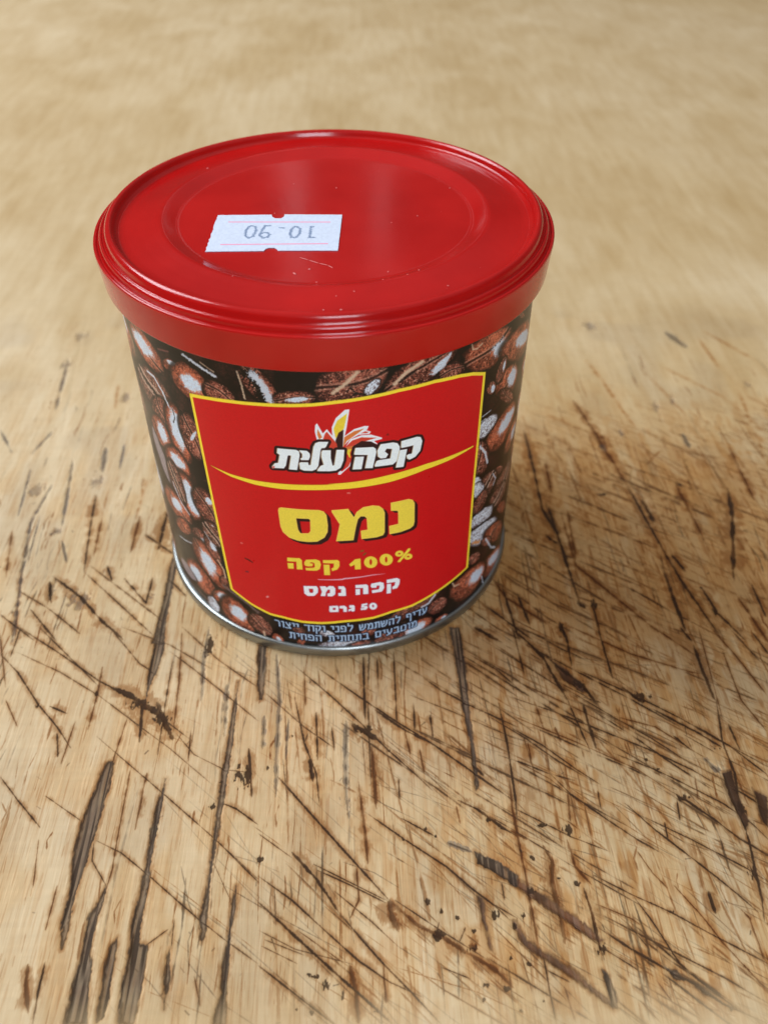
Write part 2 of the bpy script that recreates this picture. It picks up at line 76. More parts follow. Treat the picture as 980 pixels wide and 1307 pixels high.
TAB = json.loads('''[[["g",[[-40.8,-58.8],[-39.5,-58.5],[-39.1,-63.3],[-39.4,-67.8],[-39.9,-72.6],[-40.4,-79.2],[-40.7,-83.0],[-40.6,-87.6],[-40.9,-90.2],[-41.9,-85.8],[-41.8,-80.6],[-42.6,-75.1],[-42.5,-69.9],[-41.7,-64.4]]],["g",[[-36.3,-80.8],[-36.1,-82.7],[-36.6,-85.9],[-36.6,-90.4],[-35.9,-93.4],[-35.0,-100.5],[-38.2,-100.4],[-38.1,-96.2],[-37.9,-92.5],[-38.0,-85.9],[-36.8,-82.7]]],["g",[[-29.8,-62.4],[-29.6,-65.9],[-29.9,-70.3],[-29.9,-76.6],[-29.6,-81.0],[-29.7,-86.2],[-29.7,-89.7],[-28.3,-90.2],[-28.1,-94.9],[-28.4,-100.7],[-30.5,-100.6],[-31.1,-95.6],[-30.8,-90.1],[-31.2,-85.2],[-30.7,-81.5],[-30.7,-74.5],[-30.6,-67.5]]],["g",[[-32.8,-88.7],[-32.7,-93.1],[-32.6,-99.9],[-33.6,-100.3],[-33.9,-95.5],[-34.0,-93.0],[-33.7,-90.0]]],["g",[[-19.1,-42.1],[-18.9,-50.4],[-19.0,-58.0],[-19.2,-66.2],[-19.7,-73.8],[-19.9,-78.9],[-19.8,-83.7],[-19.7,-88.3],[-20.2,-90.0],[-21.1,-86.4],[-20.5,-81.3],[-20.4,-73.8],[-20.3,-66.2],[-19.9,-56.7],[-19.6,-49.0]]],["g",[[-15.8,-81.5],[-15.6,-85.2],[-16.0,-88.4],[-15.8,-92.8],[-15.8,-96.9],[-15.6,-101.1],[-17.3,-101.1],[-16.5,-96.9],[-16.7,-92.7],[-16.3,-87.9],[-16.2,-83.8]]],["g",[[-24.8,-90.8],[-24.2,-94.6],[-24.4,-99.0],[-24.9,-95.8],[-25.2,-92.0]]],["g",[[-35.1,-28.1],[-34.5,-34.3],[-35.6,-41.6],[-36.1,-45.8],[-36.7,-40.2],[-36.5,-32.7],[-36.7,-28.0]]],["g",[[22.2,-29.8],[24.3,-29.9],[24.6,-39.2],[24.3,-50.4],[24.3,-58.1],[24.1,-65.3],[23.6,-66.4],[23.8,-58.1],[23.2,-50.3],[22.8,-39.8]]],["b",[[21.7,-84.1],[22.8,-84.6],[22.9,-87.8],[23.4,-93.0],[22.7,-92.3],[22.0,-87.4]]],["g",[[22.2,-77.2],[25.9,-78.8],[28.5,-81.4],[28.2,-83.3],[25.2,-80.8],[22.4,-79.2]]],["g",[[-15.9,-33.4],[-14.3,-33.4],[-14.1,-46.5],[-15.0,-46.4]]],["d",[[67.0,-64.3],[68.8,-63.8],[68.6,-69.0],[68.6,-71.2],[68.9,-73.4],[67.6,-75.0],[67.1,-73.4],[66.8,-70.6],[66.5,-66.6]]],["b",[[40.7,-37.4],[44.2,-41.2],[46.5,-44.5],[46.9,-46.7],[45.8,-46.6],[43.1,-43.7]]],["b",[[26.4,-88.0],[27.3,-88.2],[28.7,-91.2],[31.5,-93.2],[34.3,-95.2],[37.3,-98.0],[39.9,-100.3],[39.5,-101.2],[36.7,-98.8],[33.7,-96.2],[30.1,-93.8],[27.7,-91.6]]],["b",[[27.4,-80.9],[30.0,-82.9],[34.2,-85.9],[37.8,-89.0],[40.1,-91.5],[39.5,-92.3],[36.7,-90.1],[33.5,-87.5],[29.3,-84.3],[27.2,-82.3]]],["g",[[38.9,-95.8],[39.8,-96.6],[40.2,-99.1],[40.0,-100.9],[39.1,-100.7],[39.2,-98.3]]],["d",[[71.3,-67.4],[73.3,-69.1],[71.3,-74.6],[70.7,-73.5]]],["g",[[48.2,-95.7],[49.8,-96.1],[50.7,-97.6],[49.1,-97.2]]],["d",[[51.7,-98.3],[53.1,-98.5],[54.4,-100.2],[52.8,-99.6]]],["g",[[-36.4,-6.9],[-35.3,-8.9],[-35.2,-21.6],[-35.2,-32.2],[-37.0,-32.1],[-36.8,-21.6],[-36.8,-10.7]]]],[["k",0.4,[[-66.7,-33.7],[-61.7,-38.7],[-55.6,-46.5],[-51.1,-51.3],[-47.6,-55.8]]],["k",0.36,[[-58.7,-60.9],[-54.2,-65.7],[-49.1,-70.8]]],["k",0.48,[[-64.3,-27.2],[-64.2,-31.9],[-64.2,-34.9]]],["k",0.4,[[-64.9,-27.1],[-54.6,-34.4],[-45.5,-41.3],[-39.0,-45.0],[-33.3,-49.2],[-25.8,-55.3]]],["k",0.3,[[-60.6,-27.3],[-53.4,-34.5],[-45.2,-42.7]]],["k",0.22,[[-63.8,-33.4],[-53.5,-38.9],[-44.7,-44.8],[-36.8,-51.1],[-30.0,-56.4],[-21.6,-63.8]]],["k",0.26,[[-43.5,-53.5],[-36.4,-59.6],[-29.7,-65.3],[-20.5,-73.3],[-12.5,-80.6]]],["k",0.25,[[-49.8,-65.0],[-42.5,-69.9]]],["k",0.28,[[-39.3,-73.4],[-34.9,-75.6],[-29.8,-79.5],[-26.0,-82.6],[-21.3,-86.4],[-16.8,-89.7],[-11.5,-93.3]]],["k",0.24,[[-39.7,-73.7],[-39.3,-76.8],[-36.3,-80.8]]],["b",0.29,[[-36.2,-60.5],[-36.0,-72.2],[-35.8,-78.4],[-36.2,-82.2]]],["b",0.41,[[-33.2,-61.1],[-33.3,-68.0],[-33.4,-71.8]]],["b",0.46,[[-45.7,-37.7],[-45.3,-44.8],[-45.4,-52.1]]],["k",0.18,[[-28.5,-90.2],[-25.5,-87.9]]],["k",0.14,[[-24.8,-86.3],[-24.6,-90.8]]],["k",0.52,[[-42.9,-91.9],[-42.8,-96.4],[-42.5,-100.3]]],["b",0.66,[[-45.3,-92.2],[-44.9,-95.1],[-43.5,-98.8]]],["k",0.35,[[-46.5,-27.7],[-38.7,-37.2],[-34.7,-40.2]]],["k",0.29,[[-33.3,-34.4],[-27.9,-39.0],[-21.4,-44.9],[-14.7,-51.1]]],["k",0.24,[[-31.7,-28.2],[-23.4,-36.9],[-15.2,-43.7]]],["g",0.71,[[-26.2,-28.3],[-26.3,-37.6],[-25.6,-46.1]]],["k",0.56,[[-53.6,-46.7],[-50.1,-48.4]]],["k",0.54,[[-50.8,-52.6],[-49.4,-57.6]]],["k",0.72,[[-36.6,-45.8],[-35.9,-51.8],[-35.6,-55.0]]],["k",0.24,[[-44.0,-27.8],[-33.5,-32.8],[-24.4,-39.1]]],["k",0.21,[[-29.3,-53.3],[-25.5,-57.8],[-19.8,-61.0],[-14.9,-61.7]]],["k",0.41,[[-19.6,-67.3],[-17.0,-68.5],[-13.2,-71.4]]],["k",0.19,[[-20.0,-77.4],[-16.5,-83.8]]],["k",0.29,[[-19.4,-74.3],[-12.4,-81.1]]],["k",0.57,[[-15.9,-56.8],[-14.6,-66.4]]],["g",0.77,[[-21.1,-42.8],[-20.5,-54.2]]],["k",1.37,[[-42.9,-42.8],[-39.1,-44.7],[-36.5,-46.5]]],["k",1.69,[[-38.3,-45.7],[-34.6,-47.9],[-32.0,-49.9]]],["k",1.44,[[-33.7,-46.5],[-31.2,-51.9],[-29.7,-54.5]]],["k",0.4,[[-32.4,-35.9],[-32.2,-47.3],[-31.9,-57.6]]],["b",0.35,[[-31.5,-29.8],[-30.4,-41.8],[-29.8,-53.9]]],["k",0.32,[[-26.7,-52.7],[-26.3,-59.6]]],["k",0.28,[[-29.5,-78.6],[-29.7,-83.4]]],["b",0.22,[[-62.2,-45.0],[-58.3,-51.1]]],["b",0.27,[[-48.1,-50.1],[-48.6,-59.5]]],["b",0.23,[[-68.1,-28.6],[-63.0,-42.2]]],["b",0.26,[[-38.7,-49.7],[-39.8,-60.9]]],["b",0.19,[[-48.8,-72.9],[-47.6,-80.9]]],["b",0.23,[[-43.9,-80.6],[-44.0,-87.5]]],["b",0.17,[[-20.7,-94.7],[-19.3,-98.8]]],["g",0.7,[[-12.2,-35.8],[-10.9,-47.3],[-10.9,-57.0],[-10.5,-66.5]]],["k",0.28,[[-13.6,-45.1],[-6.2,-52.7],[-0.6,-57.3]]],["k",0.43,[[-9.1,-38.1],[-1.9,-45.5],[4.3,-52.4],[9.1,-58.2],[13.7,-63.2],[16.3,-66.2]]],["k",0.49,[[-4.4,-39.0],[3.8,-46.3],[10.4,-51.9],[17.3,-57.3],[24.2,-63.5],[30.3,-68.9]]],["k",0.48,[[-8.2,-46.0],[-6.1,-55.9],[-3.8,-62.1],[-3.1,-67.8]]],["k",0.48,[[-4.1,-49.5],[-3.6,-59.7]]],["k",0.62,[[4.8,-37.0],[4.9,-51.1]]],["g",0.93,[[1.5,-51.7],[1.3,-59.2],[1.5,-66.9],[1.9,-70.8]]],["b",0.63,[[5.9,-56.9],[6.3,-63.6],[6.5,-69.3]]],["b",0.55,[[3.6,-64.1],[4.1,-69.2],[4.5,-72.5],[4.9,-78.7]]],["k",0.39,[[10.8,-35.7],[10.7,-53.2]]],["k",0.39,[[14.0,-48.0],[13.9,-54.0]]],["k",0.45,[[16.1,-42.2],[19.4,-45.4],[25.8,-49.8],[32.6,-53.9]]],["k",0.23,[[13.5,-46.3],[21.2,-50.3],[32.2,-56.5]]],["k",0.41,[[25.5,-36.9],[30.4,-40.8],[33.9,-45.2]]],["k",1.09,[[27.4,-30.0],[32.4,-34.1]]],["k",0.52,[[29.9,-48.5],[30.3,-58.3],[30.2,-67.8],[29.9,-72.2]]],["k",0.55,[[16.9,-50.8],[17.1,-56.0]]],["k",0.61,[[6.6,-49.2],[12.0,-53.9],[16.3,-56.6]]],["k",1.31,[[2.6,-52.3],[7.0,-55.7]]],["k",0.45,[[-10.6,-62.4],[-5.7,-68.3],[-1.0,-73.9],[3.4,-79.1],[8.1,-84.6]]],["b",0.68,[[8.1,-84.6],[12.1,-88.4],[15.7,-90.3],[20.0,-93.1],[23.3,-95.3],[25.6,-97.8]]],["b",1.21,[[8.1,-84.6],[8.5,-87.4],[9.3,-89.2]]],["k",0.66,[[-7.4,-76.3],[-3.3,-80.9],[-1.3,-83.8],[0.3,-86.2]]],["k",0.29,[[-3.3,-79.4],[2.0,-82.0],[7.6,-85.0]]],["k",0.24,[[-3.9,-78.4],[7.6,-84.6]]],["k",0.23,[[-0.4,-82.9],[5.2,-87.7],[9.6,-91.9]]],["k",0.36,[[0.3,-86.2],[3.8,-90.4],[6.9,-93.9],[10.7,-97.8],[14.7,-102.1]]],["k",0.2,[[-13.0,-73.0],[-7.3,-77.3]]],["k",0.36,[[-12.5,-80.1],[-7.0,-84.1],[-1.3,-89.3],[3.3,-93.4],[7.7,-96.4],[12.4,-98.6]]],["k",0.53,[[-12.2,-84.2],[-7.2,-88.7],[-2.6,-92.8],[1.9,-96.7],[6.2,-100.4],[7.9,-101.9]]],["k",0.35,[[-11.5,-93.5],[-5.9,-97.6],[-0.4,-101.6]]],["b",0.7,[[1.9,-93.8],[2.8,-97.5],[3.2,-101.7]]],["b",0.39,[[6.9,-93.9],[7.1,-99.2]]],["k",0.38,[[4.6,-69.7],[11.0,-74.8],[17.5,-79.6],[21.0,-83.1],[24.5,-86.1],[27.4,-89.3]]],["k",0.71,[[20.3,-68.0],[23.5,-69.8],[27.2,-73.2],[29.5,-74.8]]],["g",0.79,[[17.9,-75.5],[21.7,-77.2]]],["k",0.35,[[10.6,-71.0],[16.0,-74.4]]],["k",0.27,[[19.5,-89.1],[18.3,-91.3]]],["k",0.18,[[-11.8,-88.5],[-6.2,-91.4],[2.4,-93.8]]],["k",0.18,[[-10.8,-89.9],[-4.8,-92.3]]],["k",0.13,[[-11.2,-90.8],[-5.7,-93.5]]],["k",0.18,[[-9.9,-89.5],[-8.9,-91.7]]],["k",0.13,[[15.3,-94.6],[19.6,-96.4]]],["k",1.05,[[-4.9,-59.0],[-4.3,-63.8]]],["k",0.31,[[5.5,-47.1],[5.7,-64.7]]],["k",0.28,[[23.2,-85.1],[27.6,-88.0]]],["g",0.43,[[-9.1,-50.7],[-9.2,-59.5]]],["g",0.76,[[-13.6,-49.9],[-13.4,-56.9]]],["k",0.32,[[-1.2,-52.9],[-0.6,-57.9]]],["b",0.28,[[-6.7,-38.9],[-6.1,-48.1]]],["k",0.29,[[7.5,-37.1],[7.5,-46.5]]],["b",0.38,[[12.0,-53.3],[12.8,-59.0]]],["b",0.4,[[20.0,-69.1],[20.4,-72.4]]],["k",0.36,[[10.5,-63.7],[10.5,-67.7]]],["b",0.28,[[2.0,-87.2],[3.4,-84.4],[3.0,-78.6]]],["b",0.26,[[14.5,-57.8],[15.0,-62.7]]],["k",0.28,[[25.9,-82.3],[26.0,-85.2]]],["k",0.28,[[14.7,-90.7],[15.6,-88.1]]],["k",0.28,[[9.0,-84.6],[15.7,-89.4],[22.6,-94.0]]],["b",0.13,[[-5.9,-88.7],[1.9,-94.2]]],["k",0.63,[[23.4,-61.1],[25.3,-63.6]]],["b",1.0,[[19.7,-91.8],[21.0,-92.2]]],["k",0.89,[[34.5,-30.2],[37.6,-34.3],[40.0,-38.1],[41.8,-44.7],[42.9,-48.3]]],["k",0.81,[[40.1,-37.4],[44.1,-42.0],[46.4,-44.9],[48.3,-49.8]]],["k",0.67,[[45.3,-30.6],[45.5,-34.5],[45.2,-40.5]]],["k",0.6,[[52.4,-30.8],[52.4,-37.8],[52.5,-43.7]]],["k",0.95,[[70.4,-36.1],[70.3,-41.3],[70.5,-49.1]]],["k",0.73,[[69.1,-31.3],[70.4,-35.3]]],["k",0.56,[[70.8,-49.1],[69.0,-58.3],[69.1,-64.4],[67.8,-71.2],[67.2,-77.6],[66.0,-86.4],[65.1,-90.1]]],["k",0.83,[[45.6,-49.0],[45.7,-53.7],[46.0,-58.8]]],["k",0.43,[[32.1,-47.2],[40.1,-50.9],[47.7,-55.1],[55.0,-59.1],[61.9,-63.6],[66.1,-67.2]]],["k",0.33,[[41.8,-44.7],[50.1,-51.9],[56.6,-57.2],[62.6,-63.0]]],["k",0.37,[[31.2,-53.9],[36.6,-57.9],[41.7,-62.9],[45.3,-66.0]]],["k",0.46,[[36.8,-63.4],[39.7,-67.5],[45.3,-72.7],[49.1,-76.0],[52.4,-78.4]]],["k",0.41,[[48.8,-59.8],[55.5,-63.4],[59.1,-65.8],[65.1,-70.0],[68.6,-73.4],[70.6,-76.7]]],["k",0.56,[[57.0,-67.5],[59.1,-69.3],[63.1,-73.2],[66.0,-76.5],[69.6,-79.2]]],["k",0.44,[[48.6,-69.5],[52.1,-74.0],[55.6,-77.8],[59.0,-81.4],[62.5,-85.4],[64.8,-88.3]]],["k",0.34,[[50.7,-71.8],[58.0,-76.3],[65.4,-81.4],[68.0,-83.6]]],["b",0.46,[[39.3,-66.9],[38.7,-72.5]]],["b",0.49,[[37.6,-75.6],[38.0,-80.2],[40.0,-83.2]]],["b",0.81,[[33.5,-76.5],[34.5,-79.1],[33.8,-83.0],[34.3,-88.2],[34.1,-91.8]]],["k",0.77,[[38.7,-83.7],[39.1,-87.5],[39.3,-92.8],[39.6,-94.5]]],["k",0.27,[[34.7,-88.2],[39.8,-92.8],[44.8,-96.4]]],["k",0.48,[[39.6,-89.7],[43.9,-93.0],[48.5,-96.1],[52.3,-98.3],[55.1,-100.8],[60.7,-103.6]]],["k",0.36,[[46.2,-85.3],[48.1,-89.1],[50.0,-94.0],[51.4,-97.0]]],["k",0.37,[[40.4,-81.5],[45.9,-84.9],[51.3,-87.8],[56.4,-91.2],[63.6,-95.7]]],["k",0.35,[[30.6,-93.4],[30.7,-97.6],[30.9,-102.6]]],["k",0.3,[[29.0,-69.4],[33.7,-72.3],[38.2,-75.1],[44.1,-77.9]]],["k",0.42,[[35.1,-30.2],[35.4,-36.5],[35.7,-42.4]]],["b",0.36,[[63.5,-31.1],[70.4,-39.1]]],["b",0.41,[[46.9,-30.6],[57.5,-37.9],[68.1,-42.7],[70.4,-43.1]]],["b",0.36,[[75.2,-31.5],[77.8,-38.6],[80.8,-48.8]]],["b",0.34,[[75.7,-37.7],[75.4,-49.3],[77.9,-56.6]]],["k",0.65,[[71.3,-54.5],[71.6,-60.2]]],["k",0.5,[[46.0,-41.3],[56.1,-48.0],[62.8,-52.9],[69.0,-58.3],[75.4,-63.4]]],["k",0.91,[[53.8,-45.8],[56.9,-49.4]]],["k",0.61,[[58.3,-50.8],[65.2,-56.2],[69.5,-60.2]]],["k",0.49,[[64.7,-54.3],[69.9,-58.9],[74.8,-65.1]]],["k",0.6,[[60.6,-56.7],[63.0,-59.9]]],["k",0.65,[[58.1,-84.8],[58.1,-88.3]]],["k",0.35,[[62.8,-76.4],[62.7,-78.2]]],["b",0.45,[[29.7,-64.3],[29.4,-70.0],[29.6,-75.4],[29.9,-83.4],[30.1,-92.1]]],["b",0.32,[[52.9,-83.6],[56.1,-88.9],[57.8,-92.5],[62.2,-99.4]]],["k",0.48,[[78.9,-31.6],[82.1,-40.2]]],["g",1.06,[[64.7,-61.2],[66.5,-64.3]]],["b",0.44,[[36.6,-48.1],[37.3,-54.1]]],["b",0.44,[[39.5,-54.1],[40.0,-57.4]]],["k",0.28,[[45.8,-47.7],[49.0,-49.1]]],["b",0.38,[[34.0,-57.2],[34.0,-60.9]]],["k",0.36,[[44.5,-67.1],[44.3,-70.5]]],["b",0.29,[[48.6,-78.0],[50.1,-81.6],[51.8,-84.1]]],["k",0.35,[[57.6,-69.2],[57.0,-73.0]]],["k",0.35,[[54.4,-73.0],[54.1,-76.1]]],["b",0.31,[[62.0,-64.7],[61.2,-69.3]]],["b",0.33,[[63.2,-95.3],[63.1,-89.1],[62.2,-87.7]]],["b",0.34,[[32.9,-97.7],[33.7,-102.7]]],["b",0.21,[[43.4,-100.0],[45.7,-103.1]]],["b",0.22,[[46.4,-97.3],[48.1,-100.6]]],["b",0.23,[[32.7,-43.0],[43.2,-49.6],[52.9,-56.5]]],["b",0.27,[[31.6,-51.3],[42.7,-57.4],[52.3,-63.2],[58.2,-68.7]]],["b",0.23,[[39.9,-86.1],[45.0,-88.6],[46.1,-89.5]]],["k",0.26,[[30.7,-95.5],[33.9,-97.3]]],["b",0.22,[[72.8,-31.4],[70.6,-53.2]]],["k",0.44,[[42.9,-48.3],[43.9,-54.3],[45.0,-60.0]]],["k",0.23,[[44.3,-89.4],[46.6,-93.1]]],["k",0.48,[[83.3,-33.3],[84.5,-38.8]]],["b",0.21,[[30.3,-60.1],[36.6,-64.5],[42.2,-70.4]]],["k",0.46,[[67.3,-66.7],[72.5,-71.4]]],["b",0.5,[[28.4,-73.7],[31.1,-75.4]]],["b",0.28,[[50.1,-51.9],[57.8,-54.7],[64.7,-61.2]]],["k",0.99,[[47.6,36.6],[47.6,21.2],[47.2,5.0],[49.3,-3.5],[49.5,-13.3],[50.0,-24.2]]],["w",1.13,[[70.7,69.0],[73.3,56.1],[76.9,35.7]]],["b",0.96,[[63.1,48.9],[66.3,32.0],[69.0,13.4]]],["k",0.87,[[69.0,13.4],[71.1,-4.1],[72.9,-17.8],[76.4,-34.2]]],["k",1.36,[[71.3,7.6],[72.2,-0.0]]],["k",1.38,[[93.1,11.5],[90.9,1.5],[84.3,-19.0]]],["k",1.11,[[70.1,-15.8],[70.0,-23.1],[69.9,-32.4]]],["k",0.84,[[76.8,-20.6],[77.8,-27.6],[81.1,-35.2]]],["b",0.78,[[81.0,13.0],[81.7,-2.4],[81.8,-6.5]]],["b",0.74,[[98.7,27.2],[97.9,6.8]]],["g",1.19,[[88.5,33.4],[88.6,26.8]]],["g",1.84,[[98.0,84.0],[102.0,74.9]]],["w",0.73,[[51.4,44.9],[64.4,34.8],[72.5,31.2]]],["w",1.03,[[75.4,20.3],[80.9,26.4]]],["w",0.71,[[53.0,39.2],[53.9,26.0],[57.1,18.5]]],["w",0.64,[[38.9,8.6],[45.7,-3.4]]],["b",0.66,[[51.3,3.8],[51.5,-13.4],[57.1,-21.8],[64.7,-33.0]]],["k",0.63,[[34.5,-18.4],[35.5,-29.7],[36.1,-34.3]]],["k",0.7,[[37.4,-21.2],[38.7,-29.8]]],["k",0.69,[[30.4,-24.5],[38.7,-33.8]]],["k",0.94,[[44.9,-29.1],[45.5,-34.0]]],["k",0.69,[[52.6,-24.3],[52.4,-34.3]]],["k",0.64,[[87.7,-20.0],[87.5,-29.6]]],["w",0.59,[[85.6,-3.5],[89.4,-25.4]]],["w",0.7,[[48.2,2.8],[56.2,-7.7],[69.6,-14.9]]],["w",0.65,[[62.7,9.0],[69.4,0.1]]],["w",0.79,[[109.6,52.0],[106.6,26.9],[104.6,17.0]]],["w",0.81,[[109.9,83.6],[119.5,67.6]]],["w",0.76,[[68.6,28.1],[68.8,15.7]]],["k",0.83,[[48.8,6.1],[49.2,-7.5]]],["b",0.61,[[53.0,4.9],[51.7,-12.4]]],["b",0.59,[[50.9,22.3],[50.3,10.5]]],["w",0.59,[[36.2,-11.0],[44.8,-20.5],[52.9,-26.0]]],["w",0.65,[[37.5,15.5],[42.5,3.0],[50.4,-8.5]]],["k",0.81,[[73.0,-10.2],[74.8,-16.0]]],["w",0.53,[[55.8,-2.6],[54.5,-21.7]]],["b",0.56,[[83.4,-22.6],[85.6,-35.9]]],["w",0.49,[[82.4,7.3],[91.3,-5.8]]],["w",0.53,[[63.1,-7.9],[72.1,-20.5],[75.5,-26.7]]],["b",0.59,[[32.7,-16.5],[34.7,-22.0],[42.5,-29.9]]],["b",0.87,[[67.4,33.3],[67.5,26.8]]],["k",1.12,[[46.4,-3.4],[48.7,-6.5]]],["w",0.57,[[86.6,60.4],[94.0,32.5]]],["w",0.68,[[91.5,65.1],[104.3,49.1],[110.5,32.0]]],["w",0.71,[[106.9,80.1],[107.9,63.0]]],["l",1.41,[[-78.5,102.3],[-77.2,85.4],[-75.2,66.7],[-71.6,37.4]]],["g",0.67,[[-69.1,17.5],[-70.7,4.3],[-68.0,-13.5],[-64.9,-31.2]]],["g",0.7,[[-74.4,38.9],[-77.2,29.8]]],["g",1.07,[[-59.3,31.8],[-58.0,21.9]]],["g",0.74,[[-66.4,27.0],[-64.8,15.1],[-63.3,3.0]]],["k",0.64,[[-57.8,13.7],[-56.7,1.8],[-55.0,-12.0]]],["g",0.61,[[-54.8,33.0],[-54.1,23.0]]],["k",1.06,[[-39.9,7.6],[-40.1,-0.8],[-40.0,-5.8]]],["k",0.69,[[-43.9,-0.7],[-36.3,-7.4]]],["k",0.95,[[-61.4,-13.2],[-54.1,-19.3],[-48.1,-26.3],[-42.7,-31.4]]],["k",0.84,[[-61.7,-14.6],[-59.8,-20.9]]],["k",0.39,[[-67.6,-17.1],[-59.7,-22.6],[-51.8,-29.5]]],["k",0.68,[[-63.6,-22.5],[-56.4,-30.9]]],["k",0.37,[[-69.6,-23.6],[-60.7,-30.8]]],["k",0.39,[[-55.0,-12.0],[-45.9,-21.3],[-36.6,-30.8]]],["k",0.32,[[-54.1,-10.2],[-34.6,-27.6]]],["k",0.65,[[-46.0,-14.2],[-40.1,-21.5],[-39.9,-14.4]]],["w",0.58,[[-47.0,19.2],[-46.8,5.7]]],["b",0.46,[[-68.7,-9.7],[-67.1,-18.9],[-64.5,-30.7]]],["b",0.48,[[-54.7,5.9],[-54.0,-7.3]]],["l",0.4,[[-85.8,63.9],[-75.6,37.6],[-72.9,29.7]]],["l",0.38,[[-70.8,37.4],[-62.9,18.5]]],["l",0.42,[[-56.6,11.4],[-50.4,-1.5]]],["l",0.4,[[-47.7,-8.5],[-45.3,-14.2]]],["l",0.43,[[-96.0,73.9],[-89.7,59.3]]],["g",0.75,[[-78.5,73.3],[-76.0,48.6]]],["g",0.5,[[-75.9,23.6],[-74.2,6.5]]],["b",0.4,[[-74.1,1.3],[-71.3,-13.4]]],["b",0.48,[[-46.1,5.7],[-46.0,-6.6]]],["w",0.67,[[-61.6,60.0],[-60.2,48.1]]],["g",0.54,[[-62.1,-2.1],[-59.4,-9.1]]],["k",0.46,[[-36.6,-14.5],[-31.9,-20.0]]],["k",0.66,[[-50.4,-10.3],[-48.4,-15.0]]],["g",0.63,[[-88.5,40.6],[-82.2,30.0]]],["g",0.41,[[-69.1,6.4],[-67.9,-8.8]]]],[["k",-37.4,-46.4,1.42,1.04],["k",-32.3,-49.9,1.28,1.33],["k",-25.7,-32.3,0.91,2.32],["k",-21.1,-67.8,0.67,0.39],["k",-45.5,-44.1,0.63,0.71],["k",-55.9,-46.4,0.28,0.35],["k",-16.5,-62.3,1.06,1.76],["k",-1.4,-96.6,0.4,0.53],["k",0.8,-98.2,0.26,0.68],["k",-3.2,-95.3,0.58,0.17],["k",-4.1,-95.0,0.31,0.17],["k",5.6,-100.2,0.47,0.23],["k",21.9,-97.3,0.35,0.37],["k",24.7,-97.8,0.31,0.33],["k",21.1,-99.2,0.26,0.28],["k",24.3,-87.4,0.51,0.55],["k",26.9,-89.1,0.51,0.68],["k",18.4,-87.7,0.33,0.36],["k",16.0,-86.5,0.42,0.32],["k",14.0,-85.0,0.33,0.37],["k",23.4,-69.8,0.51,0.44],["k",25.2,-71.6,0.46,0.38],["k",27.3,-73.2,0.55,0.38],["k",20.8,-89.6,0.23,0.22],["k",25.9,-93.7,0.23,0.21],["k",20.1,-92.2,0.68,0.52],["k",15.2,-90.3,0.69,0.57],["k",-3.3,-100.1,0.43,0.31],["k",-12.2,-77.4,0.54,0.35],["k",-8.3,-54.6,0.33,0.51],["k",-12.3,-60.7,0.27,0.48],["k",9.1,-58.2,0.38,0.37],["k",14.3,-73.0,0.25,0.21],["k",16.1,-74.4,0.3,0.26],["k",10.9,-74.8,0.35,0.26],["k",-5.6,-99.6,0.22,0.2],["k",4.8,-53.7,1.22,0.83],["k",33.8,-73.0,0.76,0.27],["k",37.9,-73.9,0.8,0.8],["k",30.6,-83.7,0.62,0.48],["k",28.8,-87.6,0.33,0.32],["k",31.6,-78.5,0.29,0.31],["k",35.0,-81.9,0.29,0.25],["k",37.7,-82.9,0.29,0.24],["k",29.9,-77.2,0.25,0.36],["k",27.3,-98.7,0.26,0.32],["k",28.3,-94.6,0.22,0.21],["k",26.7,-88.7,0.37,0.54],["k",29.7,-99.6,0.17,0.16],["k",26.3,-100.8,0.17,0.16],["k",25.9,-93.7,0.23,0.21],["k",39.5,-93.0,0.5,0.87],["k",68.4,-71.2,0.77,1.15],["k",66.1,-82.1,0.63,0.77],["k",68.0,-59.5,0.54,0.52],["k",56.5,-47.7,1.43,0.71],["k",45.3,-44.5,0.87,1.07],["k",51.3,-87.8,0.37,0.24],["k",58.8,-68.7,0.78,0.47],["k",56.0,-63.2,0.37,0.24],["k",54.3,-61.3,0.32,0.25],["k",46.5,-85.1,0.28,0.29],["k",56.1,-101.6,0.17,0.16],["g",84.8,45.3,0.59,1.92],["g",90.2,48.1,0.59,1.51],["g",72.8,34.2,0.57,1.09],["k",62.0,17.7,0.46,0.61],["g",113.6,54.9,1.04,1.61],["g",75.7,88.3,1.43,2.26],["g",86.5,66.9,0.63,2.19],["k",62.6,10.1,0.89,0.58],["k",52.9,-24.7,0.65,1.05],["k",44.9,-30.8,0.57,1.24],["k",77.6,-27.2,0.58,0.8],["k",50.3,-24.6,0.71,0.79],["k",81.8,13.0,0.75,0.6],["k",76.8,-20.6,0.66,0.65],["g",66.6,28.1,0.71,1.3],["g",-72.7,15.9,1.34,1.78],["g",-53.6,-19.8,1.63,2.24],["g",-78.4,70.9,0.89,1.69],["g",-77.4,86.3,1.12,2.03],["g",-64.2,1.0,0.92,1.06],["g",-58.8,18.3,1.13,1.44],["g",-105.6,114.2,0.7,1.52],["g",-39.7,-19.7,0.52,0.89],["g",-60.5,-18.2,0.52,2.28],["g",-49.7,-12.2,0.61,0.76],["g",-58.3,53.9,1.1,2.26]]]''')

# ------------------------------------------------------------------ small helpers
def obj(name, me, mat=None, parent=None):
    o = bpy.data.objects.new(name, me)
    S.collection.objects.link(o)
    if mat: me.materials.append(mat)
    if parent: o.parent = parent
    return o

def sm(a, b, x):
    t = np.clip((x-a)/(b-a), 0, 1)
    return t*t*(3-2*t)

